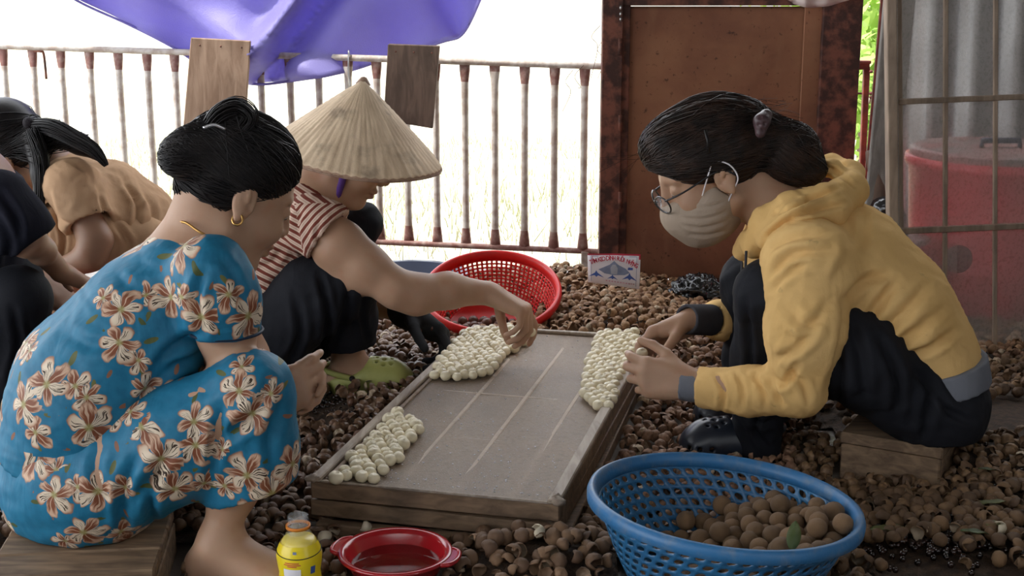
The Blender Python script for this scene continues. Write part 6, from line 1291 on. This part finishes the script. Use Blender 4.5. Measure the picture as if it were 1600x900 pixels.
# all the others as one object
vs, qs, cs_, off = [], [], [], 0; LM = []
for s in range(10):
    V, Q, no = shell_mesh(s+30, 8, 3, False); LM.append((V, np.array([q if len(q) == 4 else (q[0], q[1], q[2], q[2]) for q in Q])))
tri, quad = [], []
for i in range(N_):
    if i in sset: continue
    V, Q = LM[int(g.integers(10))]; a, b, c_ = g.uniform(-1.5, 1.5), g.uniform(-1.5, 1.5), g.uniform(0, 6.3)
    if g.random() < .25: a += math.pi
    R = np.array(Matrix.Rotation(c_, 3, 'Z')@Matrix.Rotation(b, 3, 'Y')@Matrix.Rotation(a, 3, 'X')); s = g.uniform(.0095, .0142); vs.append(V@R.T*s+[X_[i], Y_[i], Z_[i]]); Qo = Q+off; tri.append(Qo[:8, :3]); quad.append(Qo[8:]); off += len(V)
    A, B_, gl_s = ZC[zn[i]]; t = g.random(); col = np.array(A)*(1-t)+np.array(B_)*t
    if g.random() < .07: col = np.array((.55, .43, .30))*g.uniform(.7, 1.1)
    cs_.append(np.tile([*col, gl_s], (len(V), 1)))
V = np.concatenate(vs); fl = [tuple(f) for f in np.concatenate(tri).tolist()]+[tuple(f) for f in np.concatenate(quad).tolist()]
org = np.array([0, 2.7, 0.]); me = bpy.data.meshes.new('longan_shells'); me.from_pydata((V-org).tolist(), [], fl); me.polygons.foreach_set('use_smooth', np.full(len(fl), True)); me.materials.append(shellmat('scattered_longan_shell', None))
at = me.attributes.new('sc', 'FLOAT_COLOR', 'POINT'); at.data.foreach_set('color', np.concatenate(cs_).astype(np.float32).ravel()); o = bpy.data.objects.new('longan_shells', me); o.location = org; C.objects.link(o); tag(o, 'thousands of broken brown longan shells covering the floor around the workers', 'shells', kind='stuff')
# shiny black seeds
sv, sq = sph(6, 4); parts_v, tr_, qu_, off = [], [], [], 0; sqt = np.array([f for f in sq if len(f) == 3]); sqq = np.array([f for f in sq if len(f) == 4])
idx = g.choice(N_, 1900); ex_ = [(x, y) for x, y in zip(g.normal(1475, 70, 700), g.normal(850, 22, 700))]
Ps = [np.array([X_[i]+g.normal(0, .01), Y_[i]+g.normal(0, .01), Z_[i]-.004]) for i in idx if zn[i] in ('left', 'right', 'mid') or g.random() < .3]
for x, y in ex_: q = G(x, min(y, 930)); Ps.append(np.array([q[0], q[1], HGT(q[0], q[1])+.006]))
for x, y in zip(g.normal(500, 40, 160), g.normal(628, 16, 160)): q = G(x, y); Ps.append(np.array([q[0], q[1], .006]))
Ps = np.array(Ps); Ps = Ps[clear(Ps[:, 0], Ps[:, 1])]
for P in Ps: parts_v.append(sv*g.uniform(.0045, .0062)+P); tr_.append(sqt+off); qu_.append(sqq+off); off += len(sv)
me = bpy.data.meshes.new('longan_seeds'); me.from_pydata((np.concatenate(parts_v)-org).tolist(), [], np.concatenate(tr_).tolist()+np.concatenate(qu_).tolist()); me.polygons.foreach_set('use_smooth', np.full(len(me.polygons), True)); me.materials.append(simple('shiny_black_seed', (.012, .008, .007), (.03, .012, .008), 50, .12, spec=.6, bump=0)); o = bpy.data.objects.new('longan_seeds', me); o.location = org; C.objects.link(o); tag(o, 'small shiny black longan seeds scattered among the shells', 'seeds', kind='stuff')
# leaves among the shells at the right front
for i, (x, y, dx, L_, lab) in enumerate([(1360, 828, .6, .085, 'long dull green leaf on the shells right of the blue basket'), (1500, 838, 1, .05, 'small yellow green leaf among the shells at the right front'), (1572, 790, -1, .05, 'green leaf lying on the shells near the right edge'), (1528, 740, .7, .035, 'narrow green leaf on the shells behind the right front heap'), (1540, 828, .3, .04, 'short olive leaf among shells near the lower right corner')]):
    q = G(x, y, .045); q[2] = HGT(q[0], q[1])+.03; leafobj(q, (dx, .15, .03), L_, L_*.17, M_['leaf_olive'] if i % 2 == 0 else M_['leaf'], lab)
# pale curled husks in front of the tray
HK = simple('pale_husk', (.62, .55, .42), (.5, .42, .3), 30, .5)
for i, (x, y) in enumerate([(508, 836), (571, 820), (1560, 842), (840, 872)]):
    q = G(x, y, .03); q[2] = HGT(q[0], q[1])+.026; V, Q, no = shell_mesh(60+i, 12, 4, True); V = V*.011; V = V@np.array(Matrix.Rotation(1.2+i, 3, 'X')@Matrix.Rotation(.5*i, 3, 'Y')).T+q
    tag(obj('husk', V, Q, HK), ['pale curled husk beside the yellow bottle, left of the tray front', 'small pale husk at the foot of the tray, above the red bowl', 'pale husk among the shells in the lower right corner', 'pale husk on the shell heap in front of the tray'][i], 'husk')
